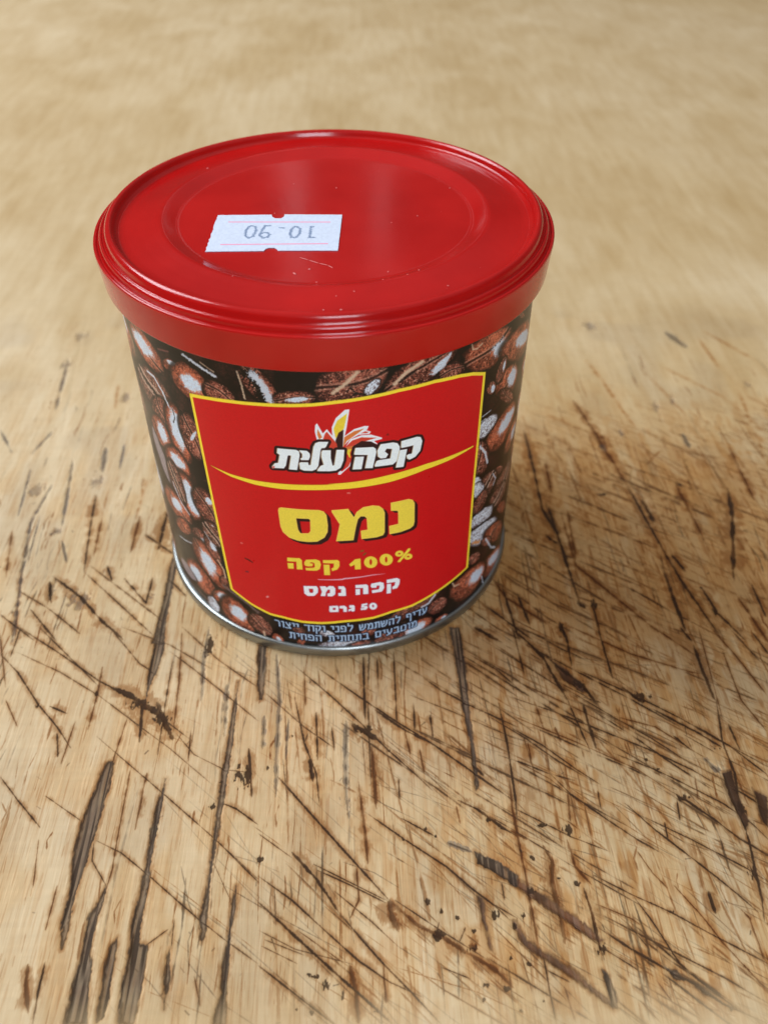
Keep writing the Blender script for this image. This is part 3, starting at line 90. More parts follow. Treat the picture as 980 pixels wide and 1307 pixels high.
def vnoise(h, w, ch, cw, seed):
    r = np.random.RandomState(seed)
    m, n = int(h/ch)+3, int(w/cw)+3
    g = r.rand(m, n).astype(np.float32)
    def up(g, L, c, ax):
        x = np.arange(L)/c
        i = x.astype(int); f = (x-i).astype(np.float32); f = f*f*(3-2*f)
        a = np.take(g, i, axis=ax); b = np.take(g, i+1, axis=ax)
        f = f[:, None] if ax == 0 else f[None, :]
        return a*(1-f)+b*f
    return up(up(g, h, ch, 0), w, cw, 1)

def sdf(rings, X, Y):
    """signed distance, negative inside, even-odd over all rings"""
    d2 = np.full(X.shape, 1e9, np.float32); ins = np.zeros(X.shape, bool)
    for ring in rings:
        n = len(ring)
        for i in range(n):
            ax, ay = ring[i]; bx, by = ring[(i+1) % n]
            ex, ey = bx-ax, by-ay
            L = ex*ex+ey*ey+1e-9
            wx, wy = X-ax, Y-ay
            t = np.clip((wx*ex+wy*ey)/L, 0, 1)
            d2 = np.minimum(d2, (wx-t*ex)**2+(wy-t*ey)**2)
            if ay != by:
                c = ((ay > Y) != (by > Y)) & (X < ex*(Y-ay)/(by-ay)+ax)
                ins ^= c
    d = np.sqrt(d2)
    return np.where(ins, -d, d)

def new_image(name, arr, space):
    h, w, c = arr.shape
    im = bpy.data.images.new(name, w, h, alpha=False, float_buffer=False)
    im.colorspace_settings.name = space
    full = np.ones((h, w, 4), np.float32)
    full[..., :c] = arr
    im.pixels.foreach_set(np.clip(full, 0, 1).ravel())
    im.update(); im.pack()
    return im

class Art:
    """a flat print, painted in numpy: x right, y up, in millimetres"""
    def __init__(s, x0, x1, y0, y1, ppm, base):
        s.x0, s.y0, s.ppm = x0, y0, ppm
        s.w = int(round((x1-x0)*ppm)); s.h = int(round((y1-y0)*ppm))
        s.a = np.empty((s.h, s.w, 3), np.float32); s.a[:] = base
        s.X = (x0+(np.arange(s.w)+.5)/ppm).astype(np.float32)
        s.Y = (y0+(np.arange(s.h)+.5)/ppm).astype(np.float32)
    def box(s, xa, xb, ya, yb):
        i0 = max(0, int((xa-s.x0)*s.ppm)-1); i1 = min(s.w, int((xb-s.x0)*s.ppm)+2)
        j0 = max(0, int((ya-s.y0)*s.ppm)-1); j1 = min(s.h, int((yb-s.y0)*s.ppm)+2)
        if i1 <= i0 or j1 <= j0: return None
        X, Y = np.meshgrid(s.X[i0:i1], s.Y[j0:j1])
        return (slice(j0, j1), slice(i0, i1)), X, Y
    def put(s, sl, m, col):
        m = m[..., None] if m.ndim == 2 else m
        s.a[sl] = s.a[sl]*(1-m)+np.asarray(col, np.float32)*m
    def shape(s, rings, col, grow=0.0, off=(0, 0), soft=1.0):
        rings = [[(x+off[0], y+off[1]) for x, y in r] for r in rings]
        p = np.array([q for r in rings for q in r]); g = max(grow, 0)+.2
        b = s.box(p[:, 0].min()-g, p[:, 0].max()+g, p[:, 1].min()-g, p[:, 1].max()+g)
        if b is None: return
        sl, X, Y = b
        d = sdf(rings, X, Y)-grow
        s.put(sl, np.clip(.5-d*s.ppm/soft, 0, 1), col)
    def line(s, pts, w, col, soft=1.0, noise=None, taper=False):
        n = len(pts)
        for i in range(n-1):
            (ax, ay), (bx, by) = pts[i], pts[i+1]
            b = s.box(min(ax, bx)-w, max(ax, bx)+w, min(ay, by)-w, max(ay, by)+w)
            if b is None: continue
            sl, X, Y = b
            ex, ey = bx-ax, by-ay
            t = np.clip(((X-ax)*ex+(Y-ay)*ey)/(ex*ex+ey*ey+1e-9), 0, 1)
            d = np.hypot(X-ax-t*ex, Y-ay-t*ey)-w/2
            if noise is not None: d = d+(noise[sl]-.5)*w*1.1
            s.put(sl, np.clip(.5-d*s.ppm/soft, 0, 1), col)

C = lambda r, g, b: (r/255, g/255, b/255)

# ------------------------------------------------------------------ the can's print
def paint_label():
    W = 2*math.pi*R
    A = Art(-W/2, W/2, 0, BODY_TOP, 14, C(15, 9, 10))
    h, w = A.h, A.w
    N1 = vnoise(h, w, 2.2, 2.2, 1); N2 = vnoise(h, w, 4.5, 4.0, 2); N3 = vnoise(h, w, 14, 14, 3); N4 = vnoise(h, w, 1.3, 1.3, 4)
    speck = N1*.5+N4*.3+N2*.2
    A.a *= (0.8+0.5*N3)[..., None]
    beans = list(LAB['beans'])
    # the far side of the can, out of the photograph: the same kind of beans, scattered
    rr = random.Random(3)
    for k in range(230):
        while True:
            x = rr.uniform(-W/2, W/2)
            if abs(x-1) > 46: break
        y = rr.uniform(2, 69); a = rr.uniform(.5, 2.6); L = rr.uniform(4.2, 6.3); q = rr.uniform(2.2, 3.2)
        U = (math.cos(a)*L, math.sin(a)*L); V = (-math.sin(a)*q, math.cos(a)*q)
        kind = rr.choice('bbsfbw')
        hl = [x+U[0]*.25, y+U[1]*.25, U[0]*.5, U[1]*.5, V[0]*.5, V[1]*.5] if kind == 'b' else None
        beans.insert(0, [kind, [x, y, *U, *V], hl])
    for k in range(230):      # a dim layer of beans behind
        x = rr.uniform(-W/2, W/2); y = rr.uniform(0, 69); a = rr.uniform(.3, 2.8); L = rr.uniform(3.6, 5.4); q = rr.uniform(1.9, 2.9)
        beans.insert(0, ['z', [x, y, math.cos(a)*L, math.sin(a)*L, -math.sin(a)*q, math.cos(a)*q], None])
    def inv(m, X, Y):
        cx, cy, ux, uy, vx, vy = m
        det = ux*vy-uy*vx
        if abs(det) < .02: return None
        a = ((X-cx)*vy-(Y-cy)*vx)/det; b = (-(X-cx)*uy+(Y-cy)*ux)/det
        return a, b
    def ext(m, k=1.35):
        cx, cy, ux, uy, vx, vy = m
        return cx-k*(abs(ux)+abs(vx)), cx+k*(abs(ux)+abs(vx)), cy-k*(abs(uy)+abs(vy)), cy+k*(abs(uy)+abs(vy))
    for kind, m, hl in beans:
        b = A.box(*ext(m))
        if b is None: continue
        sl, X, Y = b
        ab = inv(m, X, Y)
        if ab is None: continue
        a, v = ab
        a = a/1.27; v = v/1.07
        rho = (np.abs(a)**2.3+np.abs(v*(1+.12*a))**2.3)**(1/2.3)
        sp = speck[sl]; n3 = N3[sl]; n2 = N2[sl]
        rn = rho+(n2-.5)*.07+(n3-.5)*.16
        # dark gap round each bean
        A.put(sl, (1-sm(1.0, 1.16, rho))*.75, C(14, 9, 10))
        edge = 1-sm(.93, 1.0, rn)
        lit = np.clip(1-rho**2.4, 0, 1)**.5*(.80+.28*np.clip(a-v, -1, 1))
        if kind == 'b':
            c0, c1, dens = np.array(C(74, 30, 22)), np.array(C(214, 114, 80)), .50
        elif kind == 's':
            c0, c1, dens = np.array(C(44, 18, 16)), np.array(C(176, 98, 78)), .50
        elif kind == 'f':
            c0, c1, dens = np.array(C(48, 25, 23)), np.array(C(150, 92, 74)), .50
        elif kind == 'z':
            c0, c1, dens = np.array(C(14, 8, 9)), np.array(C(66, 34, 30)), .55
        elif kind == 'g':
            c0, c1, dens = np.array(C(92, 76, 78)), np.array(C(176, 164, 170)), .45
        else:
            c0, c1, dens = np.array(C(74, 48, 50)), np.array(C(218, 228, 240)), .36
        tone = np.clip(.14+.62*lit+(n3-.5)*.7+(sp-dens)*(2.6 if kind in 'sf' else 1.7), 0, 1)
        if kind == 'w': tone = np.clip(.15+.75*lit+.25*np.sin(v*9+n2*5)+(sp-.42)*2.6, 0, 1)
        if kind == 'g': tone = np.clip(.3+.5*np.abs(np.sin(v*5))+(sp-.5)*.6, 0, 1)
        col = c0+(c1-c0)*tone[..., None]
        if kind in 'bsf':
            sparkle = sm(.66, .74, sp)*sm(.0, .6, lit)*(.8 if kind != 'b' else .45)
            col = col*(1-sparkle[..., None])+np.array(C(226, 186, 160))*sparkle[..., None]
            dk = sm(.36, .28, sp)*.75
            dk = np.clip((.36-sp)/.08, 0, 1)*.7
            col = col*(1-dk[..., None])+np.array(C(26, 14, 14))*dk[..., None]
        A.put(sl, edge, col)
        A.put(sl, edge*sm(.80, .97, rn)*.55, C(24, 10, 10))
        if kind in 'sb' and (int(abs(m[0]*7+m[1]*3)) % 3 == 0 or kind == 's'):
            cr = np.abs(v+.15*np.sin(a*2.4+m[0])+.12)
            A.put(sl, edge*(1-sm(.03, .09, cr))*.8, C(26, 12, 12))
            A.put(sl, edge*(1-sm(.02, .06, np.abs(cr-.12)))*.5, C(196, 150, 128))
        if kind == 'f':
            cr = np.abs(v+.12*np.sin(a*2.2)+(n2-.5)*.12)
            A.put(sl, edge*(1-sm(.06, .13, cr)), C(24, 12, 12))
            A.put(sl, edge*(1-sm(.04, .10, np.abs(cr-.2)))*.85, C(190, 160, 142))
        if hl:
            b = A.box(*ext(hl, 1.6))
            if b is None: continue
            sl, X, Y = b
            ab = inv(hl, X, Y); mb = inv(m, X, Y)
            if ab is None or mb is None: continue
            rho = np.hypot(ab[0]/1.2, ab[1]/.98)+(N3[sl]-.5)*.3; rb = np.hypot(mb[0]/1.14, mb[1]/.93)
            k = 1-sm(.55, 1.25, rho+(speck[sl]-.5)*1.5)
            k *= 1-sm(.9, 1.0, rb)
            A.put(sl, k*.35, C(206, 136, 108))
            k = 1-sm(.80, 1.0, rho+(speck[sl]-.5)*1.0); k *= 1-sm(.9, 1.0, rb)
            A.put(sl, k*(.80+.2*(speck[sl] > .42)), C(214, 232, 248)); A.put(sl, k*sm(.56, .64, speck[sl])*.45, C(176, 176, 196))
    cols = {'w': C(200, 208, 220), 't': C(206, 178, 150), 'r': C(120, 70, 66), 'k': C(16, 10, 11), 'g': C(104, 86, 84), 'b': C(110, 66, 54), 'o': C(206, 138, 88)}
    for p, wd, k in LAB['lines']:
        A.line(p, wd, cols[k], soft=3, noise=speck)
    # faint curls of highlight in the black gaps
    for k in range(420):
        x = rr.uniform(-W/2, W/2); y = rr.uniform(1, 68); a = rr.uniform(0, 6.3); r_ = rr.uniform(.2, .8)
        ip = int((x+W/2)*14); jp = int(y*14)
        if A.a[min(jp, h-1), min(ip, w-1)].max() > .12: continue
        pts = [(x+r_*math.cos(a+t*.7), y+r_*.7*math.sin(a+t*.7)) for t in range(4)]
        A.line(pts, .12, C(96, 62, 56), soft=2, noise=speck)
    # red panel with its yellow border
    P = LAB['panel']
    YEL = C(255, 226, 60)
    A.shape([P], YEL)
    A.shape([P], C(206, 14, 24), grow=-.62)
    DK = C(42, 14, 20)
    A.shape([LAB['swoosh']], C(172, 92, 22), grow=.10)
    A.shape([LAB['swoosh']], YEL, grow=.02)
    fc = {'w': C(240, 244, 252), 'y': C(240, 212, 62), 'd': C(52, 20, 22), 'o': C(222, 124, 62), 'r': C(214, 66, 48)}
    for k, g in LAB['flame']:
        A.shape([g], fc[k])
    for g in LAB['logo']:
        A.shape(g, DK, grow=.52)
    for g in LAB['logo']:
        A.shape(g, C(196, 170, 130), grow=.03, off=(-.07, 0))
        A.shape(g, C(240, 250, 255), grow=.04, off=(.05, 0))
    ox = LAB['shoff'][1][0]-LAB['shoff'][0][0]; oy = LAB['shoff'][1][1]-LAB['shoff'][0][1]
    for g in LAB['big']:
        for t in (.34, .67, 1.0):
            A.shape(g, DK, off=(ox*t, oy*t))
    for g in LAB['big']:
        A.shape(g, C(250, 214, 92), grow=.03); A.shape(g, C(244, 220, 76), grow=-.13, soft=2)
    for g in LAB['yel']:
        A.shape(g, C(206, 110, 30), grow=.09); A.shape(g, C(246, 220, 72), grow=.01)
    A.shape([LAB['pline']], C(226, 176, 196), grow=.03)
    for g in LAB['wht']:
        A.shape(g, C(150, 90, 140), grow=.09); A.shape(g, C(244, 248, 255), grow=.02)
    # the two small lines of text under the panel
    G = {'ע': [[(.9, 1), (.85, .45), (.55, .1), (0, -.05)], [(.1, 1), (.2, .5), (.45, .15)]],
         'ד': [[(0, 1), (1, 1)], [(.78, 1), (.78, 0)]], 'י': [[(0, 1), (.35, 1), (.35, .5)]],
         'ף': [[(.4, .5), (.08, .55), (.08, 1), (.65, 1), (.9, .8), (.9, -.4)]],
         'ל': [[(.08, 1.4), (.08, 1), (.85, 1), (.85, .7), (.4, 0)]],
         'ה': [[(0, 1), (.88, 1), (.88, 0)], [(.12, .6), (.12, 0)]],
         'ש': [[(.0, 1), (.12, .02), (.6, .02), (1, .4), (1.05, 1)], [(.52, 1), (.5, .5), (.12, .35)]],
         'ת': [[(.05, 1), (.9, 1), (.9, 0)], [(.28, 1), (.28, .05), (0, .02)]],
         'מ': [[(.0, 1), (.28, .65), (.1, 0)], [(.28, .65), (.5, 1), (.85, .95), (.95, .5), (.92, .02), (.5, .02)]],
         'פ': [[(.4, .5), (.08, .52), (.08, 1), (.65, 1), (.92, .8), (.9, .02), (0, .02)]],
         'נ': [[(.1, 1), (.55, 1), (.55, .02), (0, .02)]], 'ו': [[(0, 1), (.32, 1), (.32, 0)]],
         'ק': [[(0, 1), (.9, 1), (.85, .55), (.55, .15)], [(.12, .62), (.12, -.38)]],
         'צ': [[(.1, 1), (.9, .05)], [(.9, 1), (.85, .6), (.5, .5)], [(.95, .02), (0, .02)]],
         'ר': [[(0, 1), (.65, 1), (.85, .8), (.85, 0)]], 'ט': [[(.2, .95), (.05, .9), (.05, .02), (.9, .02), (.92, .9), (.55, 1)]],
         'ב': [[(.05, 1), (.78, 1), (.8, .02)], [(0, .02), (1, .02)]],
         'ם': [[(.02, 1), (.9, 1), (.9, .02), (.1, .02), (.1, 1)]], 'ח': [[(0, 1), (.9, 1), (.9, 0)], [(.12, 1), (.12, 0)]]}
    Wd = {'י': .42, 'ו': .42, 'נ': .66, 'ש': 1.12, ' ': .55}
    def text(s, xr, xl, base, hgt, lw):
        tot = sum(Wd.get(c, .95)+.27 for c in s)-.27
        u = (xr-xl)/tot
        strokes = []
        x = xr
        for c in s:
            wdt = Wd.get(c, .95)*u
            x -= wdt
            for st in G.get(c, []):
                kx = u*(.95 if c not in 'שיונ' else 1.0)
                strokes.append([(x+px*kx*.95, base+py*hgt) for px, py in st])
            x -= .27*u
        for st in strokes: A.line(st, lw+.42, C(14, 20, 46))
        for st in strokes: A.line(st, lw, C(176, 206, 236))
    text('עדיף להשתמש לפני וקוד ייצור', 18.1, -12.1, 7.2, 1.55, .30)
    text('מוטבעים בתחתית הפחית', 15.9, -9.4, 4.4, 1.55, .30)
    # wear: little nicks through the red
    for x, y, l_, a, c_ in ((-15.9, 23.6, 1.3, -.35, C(40, 12, 14)), (-16.7, 20.3, .5, .5, C(70, 40, 60)), (-9, 47, .3, 1, C(226, 120, 110)), (3, 42, .25, 0, C(230, 120, 110)),
                            (-17, 27.5, .3, 0, C(226, 130, 120)), (-13, 15, .35, 1, C(226, 150, 150)), (9.5, 53, .2, 0, C(120, 20, 20)), (5.5, 27.6, .5, .9, C(120, 96, 30)), (5.0, 28.4, .4, .2, C(130, 104, 34))):
        A.line([(x-l_/2, y-l_*math.sin(a)/2), (x, y+.05), (x+l_/2*math.cos(a), y+l_*math.sin(a)/2)], .28, c_, soft=3, noise=speck)
    # light halftone grain of the print
    A.a *= (0.955+0.09*N4)[..., None]
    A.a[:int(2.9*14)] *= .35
    return new_image('can_print', A.a, 'sRGB'), A

def paint_sticker():
    A = Art(-20, 5, -17, 0, 30, C(204, 211, 228))
    nz = vnoise(A.h, A.w, 3, 3, 9)
    fib = vnoise(A.h, A.w, 14, 9, 10)
    A.a *= (.97+.05*fib)[..., None]
    for p in LAB['stkl']: A.line(p, .30, C(238, 140, 170), soft=4)
    for p in LAB['stkd']: A.line(p, .34, C(112, 128, 158), soft=7, noise=nz)
    return new_image('sticker_print', A.a, 'sRGB')

# ------------------------------------------------------------------ materials
def mat(name):
    m = bpy.data.materials.new(name); m.use_nodes = True
    return m, m.node_tree.nodes, m.node_tree.links, m.node_tree.nodes['Principled BSDF']
def node(ns, t, **k):
    n = ns.new(t)
    for a, v in k.items(): setattr(n, a, v)
    return n

def m_print(img):
    m, ns, ls, b = mat('printed_tin')
    im = node(ns, 'ShaderNodeTexImage', image=img, interpolation='Cubic')
    uv = node(ns, 'ShaderNodeUVMap')
    ls.new(uv.outputs[0], im.inputs[0]); ls.new(im.outputs[0], b.inputs['Base Color'])
    tc = node(ns, 'ShaderNodeTexCoord')
    nz = node(ns, 'ShaderNodeTexNoise'); nz.inputs['Scale'].default_value = 38; nz.inputs['Detail'].default_value = 2
    ls.new(tc.outputs['Object'], nz.inputs[0])
    bp = node(ns, 'ShaderNodeBump'); bp.inputs['Strength'].default_value = .12; bp.inputs['Distance'].default_value = .0012
    ls.new(nz.outputs[0], bp.inputs['Height']); ls.new(bp.outputs[0], b.inputs['Normal'])
    n2 = node(ns, 'ShaderNodeTexNoise'); n2.inputs['Scale'].default_value = 220; n2.inputs['Detail'].default_value = 4
    mr = node(ns, 'ShaderNodeMapRange'); mr.inputs['To Min'].default_value = .22; mr.inputs['To Max'].default_value = .42
    ls.new(tc.outputs['Object'], n2.inputs[0]); ls.new(n2.outputs[0], mr.inputs[0]); ls.new(mr.outputs[0], b.inputs['Roughness'])
    b.inputs['Specular IOR Level'].default_value = .32
    return m

def m_plastic():
    m, ns, ls, b = mat('red_plastic')
    tc = node(ns, 'ShaderNodeTexCoord')
    n0 = node(ns, 'ShaderNodeTexNoise'); n0.inputs['Scale'].default_value = 60; n0.inputs['Detail'].default_value = 5
    rp = node(ns, 'ShaderNodeValToRGB')
    rp.color_ramp.elements[0].color = (.38, .003, .003, 1); rp.color_ramp.elements[1].color = (.48, .006, .005, 1)
    rp.color_ramp.elements[0].position = .3; rp.color_ramp.elements[1].position = .7
    ls.new(tc.outputs['Object'], n0.inputs[0]); ls.new(n0.outputs[0], rp.inputs[0]); ls.new(rp.outputs[0], b.inputs['Base Color'])
    n1 = node(ns, 'ShaderNodeTexNoise'); n1.inputs['Scale'].default_value = 700; n1.inputs['Detail'].default_value = 3
    n2 = node(ns, 'ShaderNodeTexNoise'); n2.inputs['Scale'].default_value = 26; n2.inputs['Detail'].default_value = 2
    ls.new(tc.outputs['Object'], n1.inputs[0]); ls.new(tc.outputs['Object'], n2.inputs[0])
    b1 = node(ns, 'ShaderNodeBump'); b1.inputs['Strength'].default_value = .10; b1.inputs['Distance'].default_value = .00012
    b2 = node(ns, 'ShaderNodeBump'); b2.inputs['Strength'].default_value = .16; b2.inputs['Distance'].default_value = .0010
    ls.new(n1.outputs[0], b1.inputs['Height']); ls.new(n2.outputs[0], b2.inputs['Height'])
    ls.new(b1.outputs[0], b2.inputs['Normal']); ls.new(b2.outputs[0], b.inputs['Normal'])
    mr = node(ns, 'ShaderNodeMapRange'); mr.inputs['To Min'].default_value = .09; mr.inputs['To Max'].default_value = .22
    ls.new(n0.outputs[0], mr.inputs[0]); ls.new(mr.outputs[0], b.inputs['Roughness'])
    b.inputs['Specular IOR Level'].default_value = .42
    b.inputs['Subsurface Weight'].default_value = .12
    b.inputs['Subsurface Radius'].default_value = (1, .12, .08)
    b.inputs['Subsurface Scale'].default_value = .0012
    return m

def m_metal():
    m, ns, ls, b = mat('tinplate')
    tc = node(ns, 'ShaderNodeTexCoord'); n0 = node(ns, 'ShaderNodeTexNoise'); n0.inputs['Scale'].default_value = 300; n0.inputs['Detail'].default_value = 5
    ls.new(tc.outputs['Object'], n0.inputs[0])
    rp = node(ns, 'ShaderNodeValToRGB'); rp.color_ramp.elements[0].color = (.22, .23, .23, 1); rp.color_ramp.elements[1].color = (.40, .42, .41, 1)
    ls.new(n0.outputs[0], rp.inputs[0]); ls.new(rp.outputs[0], b.inputs['Base Color'])
    b.inputs['Metallic'].default_value = 1; b.inputs['Roughness'].default_value = .38
    return m

def m_paper(img):
    m, ns, ls, b = mat('sticker_paper')
    im = node(ns, 'ShaderNodeTexImage', image=img); uv = node(ns, 'ShaderNodeUVMap')
    ls.new(uv.outputs[0], im.inputs[0]); ls.new(im.outputs[0], b.inputs['Base Color'])
    tc = node(ns, 'ShaderNodeTexCoord'); n0 = node(ns, 'ShaderNodeTexNoise'); n0.inputs['Scale'].default_value = 900
    bp = node(ns, 'ShaderNodeBump'); bp.inputs['Strength'].default_value = .15; bp.inputs['Distance'].default_value = .0001
    ls.new(tc.outputs['Object'], n0.inputs[0]); ls.new(n0.outputs[0], bp.inputs['Height']); ls.new(bp.outputs[0], b.inputs['Normal'])
    b.inputs['Roughness'].default_value = .55
    return m

def m_dust():
    m, ns, ls, b = mat('pale_dust')
    b.inputs['Base Color'].default_value = (.66, .20, .19, 1); b.inputs['Roughness'].default_value = .6
    return m

# ------------------------------------------------------------------ the worn table top
TX0, TX1, TY0, TY1, TP = -112.0, 136.0, -108.0, 104.0, 10.0
def paint_table():
    w, h = int((TX1-TX0)*TP), int((TY1-TY0)*TP)
    X = (TX0+(np.arange(w)+.5)/TP).astype(np.float32); Y = (TY0+(np.arange(h)+.5)/TP).astype(np.float32)
    NA = vnoise(h, w, 9, 3, 21)*.45+vnoise(h, w, 26, 9, 22)*.55       # ragged edges
    NB = vnoise(h, w, 40, 9, 23); NC = vnoise(h, w, 13, 13, 24)*.6+vnoise(h, w, 40, 40, 26)*.4; ND = vnoise(h, w, 90, 3, 25)
    NF = vnoise(h, w, 4, 2, 27)
    dark = np.zeros((h, w), np.float32); brown = np.zeros_like(dark); grey = np.zeros_like(dark); light = np.zeros_like(dark)
    deep = np.zeros_like(dark); fine = np.zeros_like(dark); warm = np.zeros_like(dark)
    def box(xa, xb, ya, yb):
        i0 = max(0, int((xa-TX0)*TP)-1); i1 = min(w, int((xb-TX0)*TP)+2); j0 = max(0, int((ya-TY0)*TP)-1); j1 = min(h, int((yb-TY0)*TP)+2)
        if i1 <= i0 or j1 <= j0: return None
        return (slice(j0, j1), slice(i0, i1))
    def stroke(pts, wd, layer, op, depth, tap=True, soft=.09, rag=.55, brk=.5):
        pts = np.array(pts, float)
        # a hand-cut line wavers a little
        seg = np.hypot(*np.diff(pts, axis=0).T); T = seg.sum()+1e-6; acc = 0
        for i in range(len(seg)):
            (ax, ay), (bx, by) = pts[i], pts[i+1]
            m = wd*1.6+.5
            sl = box(min(ax, bx)-m, max(ax, bx)+m, min(ay, by)-m, max(ay, by)+m)
            if sl is None: acc += seg[i]; continue
            xx = X[sl[1]][None, :]; yy = Y[sl[0]][:, None]
            ex, ey = bx-ax, by-ay
            t = np.clip(((xx-ax)*ex+(yy-ay)*ey)/(ex*ex+ey*ey+1e-9), 0, 1)
            u = (acc+t*seg[i])/T
            k = np.clip(np.minimum(u, 1-u)*6, 0, 1)**.6 if tap else 1.0
            k = .25+.75*k
            hw = wd/2*k*(.45+1.1*NC[sl])
            d = np.hypot(xx-ax-t*ex, yy-ay-t*ey)+((NA[sl]-.5)*.7+(NF[sl]-.5)*.5)*wd*rag
            a = 1-sm(hw-soft, hw+soft, d)
            a *= np.clip(1-brk+brk*2.4*NC[sl]**1.3, 0, 1)*(.35+.65*k)
            layer[sl] = np.maximum(layer[sl], a*op)
            if depth:
                fine[sl] = np.maximum(fine[sl], (1-sm(0, hw*1.3+.04, d))*depth*min(1, wd*1.8)*np.clip(a*1.4, 0, 1))
                if wd > .75: deep[sl] = np.maximum(deep[sl], (1-sm(0, hw*1.5+.05, d))*depth*.7)
            acc += seg[i]
    POLY, ST, BL = TAB
    rr = np.random.RandomState(8)
    # pores and short checks, all along the grain
    for k in range(7500):
        x = rr.uniform(TX0, TX1); y = rr.uniform(TY0, 100)
        if y > 20 and rr.rand() < .55: continue
        L = rr.gamma(2., 1.5)+.6; dx = rr.normal(0, .05)*L
        wd = rr.uniform(.07, .17)
        stroke([(x, y), (x+dx, y+L)], wd, brown, rr.uniform(.12, .55), 0, soft=.1, rag=.5, brk=.3)
    DF = vnoise(h, w, 150, 110, 51)
    def dens_at(x, y):
        i = min(w-1, max(0, int((x-TX0)*TP))); j = min(h-1, max(0, int((y-TY0)*TP)))
        return DF[j, i]
    for k in range(3400):
        x = rr.uniform(TX0, TX1); y = rr.uniform(TY0, 60); L = rr.gamma(2.2, 3.)+2
        dens = (dens_at(x, y)**1.6*1.5)*(1.0 if y < 5 else .45)*(1 if x > -30 else .75)
        if rr.rand() > dens: continue
        stroke([(x, y), (x+rr.normal(0, .3), y+L*.5), (x+rr.normal(0, .4), y+L)], rr.uniform(.10, .38), (dark, brown, brown)[rr.randint(3)], rr.uniform(.2, .8), .2, brk=.9)
    # stray knife cuts
    for k in range(1000):
        x = rr.uniform(-40, TX1); y = rr.uniform(TY0, 45)
        if x < 0 and rr.rand() < .45: continue
        a = rr.normal(-.72, .16) if x < 25 else rr.normal(-.62, .2)
        L = rr.uniform(5, 38); c = rr.normal(0, .02)*L
        stroke([(x, y), (x+L*.5*math.cos(a)+c, y+L*.5*math.sin(a)+c), (x+L*math.cos(a), y+L*math.sin(a))], rr.uniform(.07, .16), (dark, dark, brown)[rr.randint(3)], rr.uniform(.2, .7), .2, brk=.8, rag=.7)
    # soft brown cuts where dirt has soaked in, thickest to the right of the can
    for k in range(1300):
        x = rr.uniform(-20, TX1); y = rr.uniform(TY0, 50)
        if rr.rand() > np.clip((x+25)/60, .25, 1): continue
        a = rr.normal(-.68, .13) if rr.rand() < .7 else rr.normal(-1.5, .06)
        L = rr.uniform(6, 34)
        wd = rr.uniform(.12, .50)
        stroke([(x, y), (x+L*.5*math.cos(a)+rr.normal(0, .25), y+L*.5*math.sin(a)), (x+L*math.cos(a), y+L*math.sin(a))], wd, brown, rr.uniform(.2, .65), .1, soft=wd*.5, brk=.9)
        if rr.rand() < .8: stroke([(x, y), (x+L*.6*math.cos(a), y+L*.6*math.sin(a))], rr.uniform(.08, .16), dark, rr.uniform(.3, .8), .3, brk=1.0)
    for k in range(170):     # the deep cuts of the chopping area
        x = rr.uniform(0, TX1); y = rr.uniform(TY0, 20)
        if dens_at(x, y) < .42: continue
        a = rr.normal(-.66, .10); L = rr.uniform(8, 40); wd = rr.uniform(.16, .42)
        p = [(x, y), (x+L*.35*math.cos(a)+rr.normal(0, .3), y+L*.35*math.sin(a)), (x+L*.7*math.cos(a)+rr.normal(0, .3), y+L*.7*math.sin(a)), (x+L*math.cos(a), y+L*math.sin(a))]
        stroke(p, wd*3, brown, .5, 0, soft=.6, brk=.8); stroke(p, wd, dark, rr.uniform(.6, .95), .6, brk=1.0)
    # crumbs of dark grime
    for k in range(260):
        x = rr.uniform(TX0, TX1); y = rr.uniform(TY0, 30); r_ = rr.uniform(.08, .3)
        stroke([(x, y), (x+rr.normal(0, .5), y-rr.uniform(0, .7))], r_*.8, dark, rr.uniform(.4, .95), .3, tap=False)
    for k, wd, p in ST:
        p = [tuple(q) for q in p]
        if k == 'k':
            stroke(p, wd*3.2, brown, .50, 0, soft=.6, brk=.7); stroke(p, max(wd*.72, .13), dark, .92, 1, brk=.6); stroke(p, max(wd*.6, .12), brown, .7, .5, brk=.1)
        elif k == 'b':
            stroke(p, wd*3.2, brown, .55, 0, soft=.7, brk=.6); stroke(p, max(wd*.65, .13), dark, .55, .7, brk=.9); stroke(p, wd*1.1, brown, .9, .4)
        elif k == 'g':
            stroke(p, wd*1.15, grey, .85, .7, brk=.6); stroke(p, max(wd*.35, .18), dark, .7, 1, brk=1.1)
        elif k == 'w':
            stroke(p, wd*1.5, warm, .75, 0, soft=.8, brk=.4); stroke(p, wd*.6, brown, .5, .3, soft=.3, brk=.9)
        else:
            stroke(p, wd*.9, light, .55, .3, soft=.2, brk=.3)
    for k, x, y, rx, ry in BL:
        m = 2.2*max(rx, ry)+.5
        sl = box(x-m, x+m, y-m, y+m)
        if sl is None: continue
        xx = X[sl[1]][None, :]; yy = Y[sl[0]][:, None]
        d = np.hypot((xx-x)/rx, (yy-y)/ry)+(NA[sl]-.5)*2.8+(NF[sl]-.5)*1.2+.1
        a = 1-sm(.75, 1.1, d)
        L = dark if k == 'k' else grey
        L[sl] = np.maximum(L[sl], a*(.9 if k == 'k' else .7))
        brown[sl] = np.maximum(brown[sl], (1-sm(.6, 2.4, d))*.28*(.4+NC[sl]))
        deep[sl] = np.maximum(deep[sl], a*.8)
